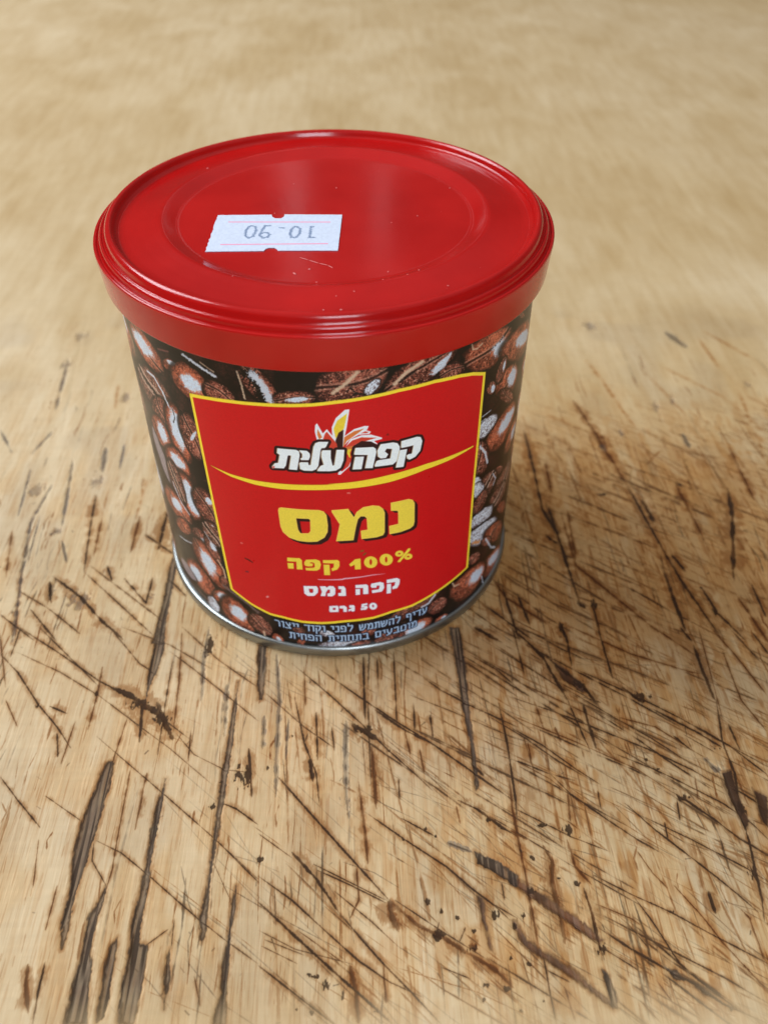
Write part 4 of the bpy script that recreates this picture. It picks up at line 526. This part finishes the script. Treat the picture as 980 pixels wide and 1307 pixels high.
    for k, p in POLY:
        P = np.array(p)
        sl = box(P[:, 0].min()-1.5, P[:, 0].max()+1.5, P[:, 1].min()-1.5, P[:, 1].max()+1.5)
        if sl is None: continue
        xx, yy = np.meshgrid(X[sl[1]], Y[sl[0]])
        d = sdf([p], xx, yy)+(NA[sl]-.5)*.5+(NF[sl]-.5)*.22
        ins = 1-sm(-.12, .12, d)
        rim = (1-sm(.02, .34, np.abs(d+.12+(NB[sl]-.5)*.3)))
        streak = ND[sl] if k == 'g' else NC[sl]*.5+NB[sl]*.5
        if k != 'g': d = d+.15; ins = 1-sm(-.12, .12, d)
        grey[sl] = np.maximum(grey[sl], ins*(.95 if k == 'g' else .45))
        if k != 'g': brown[sl] = np.maximum(brown[sl], ins*.9)
        dark[sl] = np.maximum(dark[sl], np.maximum(rim*(.5+.5*NC[sl])*(.92 if k == 'g' else .6), ins*sm(.42, .74, streak)*(.85 if k == 'g' else .7)))
        if k == 'd': dark[sl] = np.maximum(dark[sl], ins*(.55+.4*NC[sl]))
        brown[sl] = np.maximum(brown[sl], (1-sm(0, 1.1, d))*.5*(.4+NC[sl]))
        deep[sl] = np.maximum(deep[sl], np.clip(-d*1.6+.4, 0, 1)*(1.0+.7*ND[sl])*(1-sm(.0, .2, d)))
    # a streaky warm zone: varnish worn to amber, plus the can's shadow painted in
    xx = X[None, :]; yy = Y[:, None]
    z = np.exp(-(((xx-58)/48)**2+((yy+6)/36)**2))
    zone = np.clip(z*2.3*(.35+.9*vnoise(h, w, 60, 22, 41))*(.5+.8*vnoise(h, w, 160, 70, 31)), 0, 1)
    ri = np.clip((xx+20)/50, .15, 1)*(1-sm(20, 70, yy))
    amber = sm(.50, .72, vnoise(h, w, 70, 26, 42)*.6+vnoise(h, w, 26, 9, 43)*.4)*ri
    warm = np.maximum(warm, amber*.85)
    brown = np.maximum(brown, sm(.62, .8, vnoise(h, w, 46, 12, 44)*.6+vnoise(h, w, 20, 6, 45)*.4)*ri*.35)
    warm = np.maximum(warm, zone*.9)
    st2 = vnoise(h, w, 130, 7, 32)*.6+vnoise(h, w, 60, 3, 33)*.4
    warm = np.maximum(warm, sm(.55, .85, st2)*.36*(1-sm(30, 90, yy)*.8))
    tint = np.ones((h, w, 3), np.float32)
    def lay(m, c):
        nonlocal tint
        tint = tint*(1-m[..., None]*(1-np.array(c, np.float32)))
    fib = vnoise(h, w, 55, 2.2, 36)*.6+vnoise(h, w, 24, 1.4, 37)*.4
    near = np.clip(1.15-sm(-20, 80, yy)*.9, 0, 1)
    patch = vnoise(h, w, 90, 30, 38)
    lay(sm(.60, .80, fib)*.55*near*(.4+.9*patch), (.72, .52, .34))
    lf = sm(.40, .22, fib) if False else np.clip((.36-fib)/.14, 0, 1)
    tint = tint*(1+(lf*near*.14*(.3+patch))[..., None]*np.array((1, 1.05, 1.2), np.float32))
    lay(sm(.45, .75, patch)*.55*near, (.90, .77, .58))
    lay(sm(.5, .8, vnoise(h, w, 120, 90, 61))*.5, (.80, .80, .84))
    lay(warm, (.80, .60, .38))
    lay(sm(0, .55, brown)*.66, (.80, .60, .37))
    lay(np.clip((brown-.18)/.7, 0, 1)*.9, (.36, .20, .11))
    gl = np.zeros_like(grey); gl[:, 3:] = grey[:, :-3]; gl = np.clip(gl-grey, 0, 1)*sm(.4, .7, NB)
    tint = tint*(1+gl[..., None]*.22)
    g = grey*(.75+.4*(ND-.5))
    tint = tint*(1-g[..., None])+np.array((.27, .30, .42), np.float32)*(.55+.9*ND[..., None])*g[..., None]
    d_ = dark[..., None]
    tint = tint*(1-d_)+np.array((.055, .042, .046), np.float32)*(.6+.8*NC[..., None])*d_
    tint = tint*(1-light[..., None]*.9)+np.array((1.0, 1.0, 1.0), np.float32)*light[..., None]*.9
    grain = vnoise(h, w, 50, 1.6, 34)*.5+vnoise(h, w, 90, 3, 35)*.5
    H = .8-.20*np.clip(deep, 0, 2)-.30*np.clip(fine, 0, 1)+(grain-.5)*.05-.05*brown+.06*light
    return tint*.8, H, X, Y, deep

def m_wood(imt, imh):
    m, ns, ls, b = mat('worn_wood')
    uv = node(ns, 'ShaderNodeUVMap'); tc = node(ns, 'ShaderNodeTexCoord')
    t = node(ns, 'ShaderNodeTexImage', image=imt, extension='EXTEND'); hh = node(ns, 'ShaderNodeTexImage', image=imh, extension='EXTEND')
    ls.new(uv.outputs[0], t.inputs[0]); ls.new(uv.outputs[0], hh.inputs[0])
    # mask so that the traced wear fades out at the sheet's border
    sp = node(ns, 'ShaderNodeSeparateXYZ'); ls.new(uv.outputs[0], sp.inputs[0])
    def edge(o):
        a = node(ns, 'ShaderNodeMath', operation='SUBTRACT'); ls.new(o, a.inputs[0]); a.inputs[1].default_value = .5
        c = node(ns, 'ShaderNodeMath', operation='ABSOLUTE'); ls.new(a.outputs[0], c.inputs[0])
        d = node(ns, 'ShaderNodeMapRange', interpolation_type='SMOOTHSTEP'); ls.new(c.outputs[0], d.inputs[0])
        d.inputs['From Min'].default_value = .5; d.inputs['From Max'].default_value = .44
        return d.outputs[0]
    mk = node(ns, 'ShaderNodeMath', operation='MULTIPLY'); ls.new(edge(sp.outputs[0]), mk.inputs[0]); ls.new(edge(sp.outputs[1]), mk.inputs[1])
    # wood: long grain along y
    mp = node(ns, 'ShaderNodeMapping'); mp.inputs['Scale'].default_value = (1, .12, 1); ls.new(tc.outputs['Object'], mp.inputs[0])
    g1 = node(ns, 'ShaderNodeTexNoise'); g1.inputs['Scale'].default_value = 260; g1.inputs['Detail'].default_value = 8; g1.inputs['Roughness'].default_value = .65; ls.new(mp.outputs[0], g1.inputs[0])
    mp2 = node(ns, 'ShaderNodeMapping'); mp2.inputs['Scale'].default_value = (1, .75, 1); ls.new(tc.outputs['Object'], mp2.inputs[0])
    g2 = node(ns, 'ShaderNodeTexNoise'); g2.inputs['Scale'].default_value = 26; g2.inputs['Detail'].default_value = 5; g2.inputs['Distortion'].default_value = .6; ls.new(mp2.outputs[0], g2.inputs[0])
    mp3 = node(ns, 'ShaderNodeMapping'); mp3.inputs['Scale'].default_value = (.12, 1, 1); ls.new(tc.outputs['Object'], mp3.inputs[0])
    g3 = node(ns, 'ShaderNodeTexNoise'); g3.inputs['Scale'].default_value = 900; g3.inputs['Detail'].default_value = 3; ls.new(mp3.outputs[0], g3.inputs[0])
    g4 = node(ns, 'ShaderNodeTexNoise'); g4.inputs['Scale'].default_value = 9; g4.inputs['Detail'].default_value = 4; g4.inputs['Distortion'].default_value = 1.; ls.new(mp2.outputs[0], g4.inputs[0])
    r1 = node(ns, 'ShaderNodeValToRGB'); ls.new(g1.outputs[0], r1.inputs[0])
    r1.color_ramp.elements[0].position = .32; r1.color_ramp.elements[0].color = (.485, .345, .178, 1)
    r1.color_ramp.elements[1].position = .62; r1.color_ramp.elements[1].color = (.56, .425, .248, 1)
    r2 = node(ns, 'ShaderNodeValToRGB'); ls.new(g2.outputs[0], r2.inputs[0])
    r2.color_ramp.elements[0].position = .34; r2.color_ramp.elements[0].color = (.95, .90, .82, 1)
    r2.color_ramp.elements[1].position = .62; r2.color_ramp.elements[1].color = (1.06, 1.06, 1.08, 1)
    r4 = node(ns, 'ShaderNodeValToRGB'); ls.new(g4.outputs[0], r4.inputs[0])
    r4.color_ramp.elements[0].position = .36; r4.color_ramp.elements[0].color = (.95, .91, .84, 1)
    r4.color_ramp.elements[1].position = .60; r4.color_ramp.elements[1].color = (1.04, 1.04, 1.06, 1)
    r3 = node(ns, 'ShaderNodeMapRange'); ls.new(g3.outputs[0], r3.inputs[0]); r3.inputs['To Min'].default_value = .90; r3.inputs['To Max'].default_value = 1.08
    tu = node(ns, 'ShaderNodeVectorMath', operation='SCALE'); ls.new(t.outputs[0], tu.inputs[0]); tu.inputs[3].default_value = 1.25
    def mul(a, c, f=1.0):
        x = node(ns, 'ShaderNodeMix', data_type='RGBA', blend_type='MULTIPLY')
        if isinstance(f, float): x.inputs[0].default_value = f
        else: ls.new(f, x.inputs[0])
        ls.new(a, x.inputs[6]); ls.new(c, x.inputs[7]); return x.outputs[2]
    c = mul(mul(mul(r1.outputs[0], r2.outputs[0]), r4.outputs[0]), r3.outputs[0])
    c = mul(c, tu.outputs[0], mk.outputs[0])
    ls.new(c, b.inputs['Base Color'])
    bp = node(ns, 'ShaderNodeBump'); bp.inputs['Distance'].default_value = .0005; bp.inputs['Strength'].default_value = .55
    hm = node(ns, 'ShaderNodeMath', operation='MULTIPLY'); ls.new(hh.outputs[0], hm.inputs[0]); ls.new(mk.outputs[0], hm.inputs[1])
    ls.new(hm.outputs[0], bp.inputs['Height'])
    bp2 = node(ns, 'ShaderNodeBump'); bp2.inputs['Distance'].default_value = .00018; bp2.inputs['Strength'].default_value = .5
    ls.new(g1.outputs[0], bp2.inputs['Height']); ls.new(bp.outputs[0], bp2.inputs['Normal'])
    bp3 = node(ns, 'ShaderNodeBump'); bp3.inputs['Distance'].default_value = .0025; bp3.inputs['Strength'].default_value = .25
    ls.new(g2.outputs[0], bp3.inputs['Height']); ls.new(bp2.outputs[0], bp3.inputs['Normal'])
    ls.new(bp3.outputs[0], b.inputs['Normal'])
    mr = node(ns, 'ShaderNodeMapRange'); ls.new(g2.outputs[0], mr.inputs[0]); mr.inputs['To Min'].default_value = .30; mr.inputs['To Max'].default_value = .58
    # bare wood in the cuts is matt
    rg = node(ns, 'ShaderNodeRGBToBW'); ls.new(t.outputs[0], rg.inputs[0])
    m2 = node(ns, 'ShaderNodeMapRange'); ls.new(rg.outputs[0], m2.inputs[0]); m2.inputs['To Min'].default_value = .45; m2.inputs['To Max'].default_value = 0.
    ad = node(ns, 'ShaderNodeMath', operation='ADD', use_clamp=True); ls.new(mr.outputs[0], ad.inputs[0]); ls.new(m2.outputs[0], ad.inputs[1])
    ls.new(ad.outputs[0], b.inputs['Roughness'])
    m3 = node(ns, 'ShaderNodeMapRange'); ls.new(rg.outputs[0], m3.inputs[0]); m3.inputs['From Max'].default_value = .6; m3.inputs['To Min'].default_value = .08; m3.inputs['To Max'].default_value = .42
    ls.new(m3.outputs[0], b.inputs['Specular IOR Level'])
    return m

def build_table():
    tint, H, X, Y, deep = paint_table()
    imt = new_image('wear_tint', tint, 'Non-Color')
    imh = new_image('wear_relief', np.repeat(H[..., None], 3, 2), 'Non-Color')
    sx = .34
    xs = np.concatenate([[-700, -500, -350, -250, -190, -150, -128], np.arange(TX0, TX1, sx), [150, 175, 220, 300, 450, 650, 900]])
    ys = np.concatenate([[-450, -300, -200, -150, -125], np.arange(TY0, TY1, sx), [112, 130, 160, 200, 260, 350, 500, 700, 950]])
    nx, ny = len(xs), len(ys)
    GX, GY = np.meshgrid(xs, ys)
    ii = np.clip(((GX-TX0)*TP).astype(int), 0, len(X)-1); jj = np.clip(((GY-TY0)*TP).astype(int), 0, len(Y)-1)
    dsm = deep.copy()
    for _ in range(2):
        dsm[1:-1, 1:-1] = (dsm[1:-1, 1:-1]*2+dsm[:-2, 1:-1]+dsm[2:, 1:-1]+dsm[1:-1, :-2]+dsm[1:-1, 2:])/6
    inside = (GX > TX0+3) & (GX < TX1-3) & (GY > TY0+3) & (GY < TY1-3)
    under = np.hypot(GX, GY) < 38
    Z = np.where(inside, -dsm[jj, ii]*.30, 0.)
    Z = Z*np.where(under, .3, 1)
    co_ = np.stack([GX, GY, Z], -1).reshape(-1, 3)*MM
    idx = np.arange(nx*ny).reshape(ny, nx)
    q = np.stack([idx[:-1, :-1], idx[:-1, 1:], idx[1:, 1:], idx[1:, :-1]], -1).reshape(-1, 4)
    # the board's sides and underside
    n0 = len(co_)
    T = -28.
    border = np.concatenate([idx[0, :], idx[1:, -1], idx[-1, -2::-1], idx[-2:0:-1, 0]])
    lo = co_[border].copy(); lo[:, 2] = T*MM
    co_ = np.concatenate([co_, lo]); nb = len(border)
    k = np.arange(nb); k2 = (k+1) % nb
    side = np.stack([border[k], n0+k, n0+k2, border[k2]], -1)
    verts = co_
    me = bpy.data.meshes.new('wooden_table')
    faces = np.concatenate([q, side])
    nf = len(faces)
    me.vertices.add(len(verts)); me.vertices.foreach_set('co', verts.astype(np.float32).ravel())
    loops = np.concatenate([faces.ravel(), (n0+k)[::-1]])
    me.loops.add(len(loops)); me.loops.foreach_set('vertex_index', loops.astype(np.int32))
    me.polygons.add(nf+1)
    me.polygons.foreach_set('loop_start', np.concatenate([np.arange(nf)*4, [nf*4]]).astype(np.int32))
    uvl = me.uv_layers.new(name='UVMap')
    vx = verts[loops]
    u = (vx[:, 0]/MM-TX0)/(TX1-TX0); v = (vx[:, 1]/MM-TY0)/(TY1-TY0)
    uvl.data.foreach_set('uv', np.stack([u, v], 1).astype(np.float32).ravel())
    me.update(calc_edges=True); me.validate()
    me.polygons.foreach_set('use_smooth', np.concatenate([np.ones(len(q), bool), np.zeros(len(side)+1, bool)]))
    o = obj('wooden_table', me, m_wood(imt, imh))
    o['label'] = 'pale worn wooden table top scored with dark knife cuts and grey gouges under the can'
    o['category'] = 'table'
    return o
build_table()

# ------------------------------------------------------------------ the can
can = bpy.data.objects.new('coffee_can', None)
S.collection.objects.link(can)
can['label'] = 'short round coffee tin printed with roasted beans, red plastic lid and a white price sticker'
can['category'] = 'coffee can'

def lathe(name, prof, material, parent, seg=256, uvf=None, wob=None, smooth=True):
    prof = [tuple(p) for p in prof]
    vs = []; fs = []
    n = len(prof)
    closed0 = prof[0][0] < 1e-6; closed1 = prof[-1][0] < 1e-6
    for j, (r, z) in enumerate(prof):
        for i in range(seg):
            a = 2*math.pi*i/seg
            dz = wob(r, a) if wob else 0
            vs.append(((r*math.sin(a))*MM, (-r*math.cos(a))*MM, (z+dz)*MM))
    for j in range(n-1):
        for i in range(seg):
            a, b_ = j*seg+i, j*seg+(i+1) % seg
            fs.append((a, b_, b_+seg, a+seg))
    me = bpy.data.meshes.new(name)
    me.from_pydata(vs, [], fs)
    bm = bmesh.new(); bm.from_mesh(me)
    bmesh.ops.remove_doubles(bm, verts=bm.verts, dist=1e-7)
    bmesh.ops.recalc_face_normals(bm, faces=bm.faces)
    bm.to_mesh(me); bm.free()
    for p in me.polygons: p.use_smooth = smooth
    return obj(name, me, material, parent)

def fillet(pts, r=.25, n=4):
    """round the inner corners of an (r,z) profile"""
    out = [pts[0]]
    for i in range(1, len(pts)-1):
        p0, p1, p2 = map(np.array, (pts[i-1], pts[i], pts[i+1]))
        a = p0-p1; b = p2-p1; la, lb = np.hypot(*a), np.hypot(*b)
        k = min(r, la*.45, lb*.45)
        A_, B_ = p1+a/la*k, p1+b/lb*k
        for t in np.linspace(0, 1, n+1):
            out.append(tuple((1-t)**2*A_+2*t*(1-t)*p1+t*t*B_))
    out.append(pts[-1])
    return out

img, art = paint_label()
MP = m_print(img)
HALF = math.pi*R
def wrap_grid(name, sfun, nz, ns, rad, parent):
    """a sheet wrapped round the can: sfun(v,u) -> (arc mm, z mm)"""
    vs, fs, uvs = [], [], []
    for j in range(nz+1):
        for i in range(ns+1):
            s_, z = sfun(j/nz, i/ns)
            a = s_/R
            rr_ = rad(s_, z) if callable(rad) else rad
            vs.append((rr_*math.sin(a)*MM, -rr_*math.cos(a)*MM, z*MM)); uvs.append(((s_+HALF)/(2*HALF), z/BODY_TOP))
    for j in range(nz):
        for i in range(ns):
            a = j*(ns+1)+i
            fs.append((a, a+1, a+ns+2, a+ns+1))
    me = bpy.data.meshes.new(name); me.from_pydata(vs, [], fs)
    ul = me.uv_layers.new(name='UVMap')
    for lp in me.loops: ul.data[lp.index].uv = uvs[lp.vertex_index]
    for p in me.polygons: p.use_smooth = True
    return obj(name, me, MP, parent)
# the tin is not perfectly true: shallow dents of a few hundredths of a millimetre, and one at the left edge
dents = [(-43, 58, .35, 3.5, 3.0), (-44, 44, .25, 3, 5), (-40, 50, -.12, 5, 5), (46, 30, .18, 5, 7), (-30, 20, .10, 6, 6), (20, 40, .06, 9, 14)]
def brad(s_, z):
    r_ = R-.02
    for a, b_, d, w1, w2 in dents: r_ -= d*math.exp(-((s_-a)/w1)**2-((z-b_)/w2)**2)
    return r_
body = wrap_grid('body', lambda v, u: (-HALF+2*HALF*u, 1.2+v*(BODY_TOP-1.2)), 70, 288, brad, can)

P = LAB['panel']
topx = sorted(P[:14]); botx = sorted(P[15:27])
tx, tz = zip(*topx); bx, bz = zip(*botx)
def pan(v, u):
    sl_ = -21.4+(-23.1+21.4)*v; sr_ = 28.4+(28.1-28.4)*v
    s_ = sl_+(sr_-sl_)*u
    z1 = float(np.interp(s_, tx, tz)); z0 = float(np.interp(s_, bx, bz))
    return s_, z0+(z1-z0)*v
panel = wrap_grid('front_label', pan, 40, 64, lambda s_, z: brad(s_, z)+.03, can)
panel['label'] = 'red front label panel with yellow border and white and yellow Hebrew lettering'

rim = lathe('bottom_rim', fillet([(34.2, 2.2), (34.6, .2), (35.4, 0.0), (36.7, .1), (37.05, .6), (37.22, 1.6), (37.12, 2.4), (36.85, 2.8), (36.3, 2.85)], .3), m_metal(), can)
base = lathe('base_disc', [(0, 1.6), (30, 1.6), (31, 2.2), (34.3, 2.2)], bpy.data.materials['tinplate'], can, seg=96)

MR = m_plastic()
def wob(r, a):
    k = 0.0
    if r < 34.5: k = .10*math.cos(2*a+.6)*(r/34.5)**2*(1 if r > 27 else .6)
    return k
prof = [(36.9, 66.2), (38.0, 66.45), (38.2, 66.7), (38.45, 69.5), (38.72, 72.2), (38.62, 72.62), (38.2, 72.66), (37.98, 72.30), (37.75, 72.55), (37.62, 73.30),
        (37.25, 73.66), (36.95, 73.30), (36.75, 73.60), (36.5, 74.45), (36.1, 74.85), (35.6, 74.90), (35.2, 74.5), (34.95, 73.8), (34.4, 73.50), (33.2, 73.52), (31.0, 73.78), (29.0, 74.10), (27.8, 74.34),
        (27.2, 74.30), (25.1, 73.42), (24.5, 73.31), (22, 73.30), (16, 73.30), (8, 73.30), (3, 73.30), (1.0, 73.30), (0, 73.30)]
pf = fillet(prof, .22, 3)
lid = lathe('lid', pf, MR, can, seg=320, wob=wob)
def seat(o):      # the lid sits a touch proud at the back
    o.rotation_euler = (.0112, 0, 0); o.location = (0, .83*MM, .38*MM)
seat(lid)
tab_ = lathe('lid_lining', [(37.6, 66.3), (37.3, 71.5), (0.0, 71.5)], MR, lid, seg=96)

# price sticker, upside down to the viewer
MS = m_paper(paint_sticker())
def sticker():
    ring = LAB['stk']
    pts = []
    n = len(ring)
    rs = random.Random(2)
    for i in range(n):
        a = Vector(ring[i]); b_ = Vector(ring[(i+1) % n]); L = (b_-a).length
        m = max(1, int(L/.45)); jag = .10 if i == n-1 else .025
        nrm = Vector((-(b_-a).y, (b_-a).x)).normalized()
        for k in range(m):
            t = k/m
            p = a.lerp(b_, t)
            if k: p = p+nrm*rs.uniform(-jag, jag)
            pts.append(p)
    bm = bmesh.new()
    top = [bm.verts.new((p.x*MM, p.y*MM, 73.37*MM)) for p in pts]
    f = bm.faces.new(top)
    if f.normal.z < 0: f.normal_flip()
    ext = bmesh.ops.extrude_face_region(bm, geom=[f])
    for v in [g for g in ext['geom'] if isinstance(g, bmesh.types.BMVert)]: v.co.z += .09*MM
    bmesh.ops.recalc_face_normals(bm, faces=bm.faces)
    bmesh.ops.triangulate(bm, faces=[f for f in bm.faces if len(f.verts) > 4])
    uvl = bm.loops.layers.uv.new('UVMap')
    for f in bm.faces:
        for l in f.loops: l[uvl].uv = ((l.vert.co.x/MM+20)/25, (l.vert.co.y/MM+17)/17)
    me = bpy.data.meshes.new('price_sticker'); bm.to_mesh(me); bm.free()
    o = obj('price_sticker', me, MS, can)
    o['label'] = 'white notched paper price sticker printed 10.90 between two pink lines, upside down'
    seat(o)
sticker()

# specks of dust and one shred of plastic lying on the lid
def dust():
    bm = bmesh.new(); rs = random.Random(4)
    spots = [(-4.4, -21.6, .42), (-2.2, -20.2, .34), (-1.0, -24.3, .2), (-13.4, -24, .2), (1.7, 10.6, .28), (-6.0, 12.6, .22), (-8.7, .2, .2), (9.8, -21.3, .24), (14.4, -22.6, .26),
             (12.6, -24.2, .2), (4.6, -28.7, .25), (.2, -33.0, .3), (2.7, -33.0, .34), (2, -29.8, .2), (-12.6, -25, .2), (15.5, -1.5, .25), (11, -4, .2), (-22, 18, .25), (22, 10, .2), (8.9, -25.5, .18), (18.5, -26.5, .22)]
    for k in range(26): spots.append((rs.uniform(-24, 24), rs.uniform(-32, 24), rs.uniform(.04, .08)))
    def zat(x, y):
        r = math.hypot(x, y)
        return float(np.interp(r, [0, 24.5, 24.9, 27., 27.35, 29, 31, 33.2, 34.3], [73.3, 73.31, 73.40, 74.24, 74.34, 74.10, 73.78, 73.52, 73.5]))
    for x, y, r in spots:
        r *= .62
        if -19 < x < 3.2 and -15.6 < y < -1: continue
        M = Matrix.Translation((x*MM, y*MM, (zat(x, y)+r*.35)*MM)) @ Matrix.Rotation(rs.uniform(0, 3), 4, 'Z') @ Matrix.Diagonal((r*rs.uniform(.8, 1.5)*MM, r*.7*MM, r*.45*MM, 1))
        bmesh.ops.create_icosphere(bm, subdivisions=1, radius=1, matrix=M)
    line = [(-3.9, -16.2), (-2.4, -17.2), (-.8, -18.3), (.6, -19.0), (1.4, -19.9)]
    for (ax, ay), (bx_, by_) in zip(line, line[1:]):
        d = Vector((bx_-ax, by_-ay, 0)); L = d.length
        M = Matrix.Translation(((ax+bx_)/2*MM, (ay+by_)/2*MM, 73.38*MM)) @ d.to_track_quat('X', 'Z').to_matrix().to_4x4() @ Matrix.Diagonal((L*.55*MM, .07*MM, .06*MM, 1))
        bmesh.ops.create_icosphere(bm, subdivisions=1, radius=1, matrix=M)
    me = bpy.data.meshes.new('dust_specks'); bm.to_mesh(me); bm.free()
    o = obj('dust_specks', me, m_dust(), lid); o['kind'] = 'stuff'
dust()
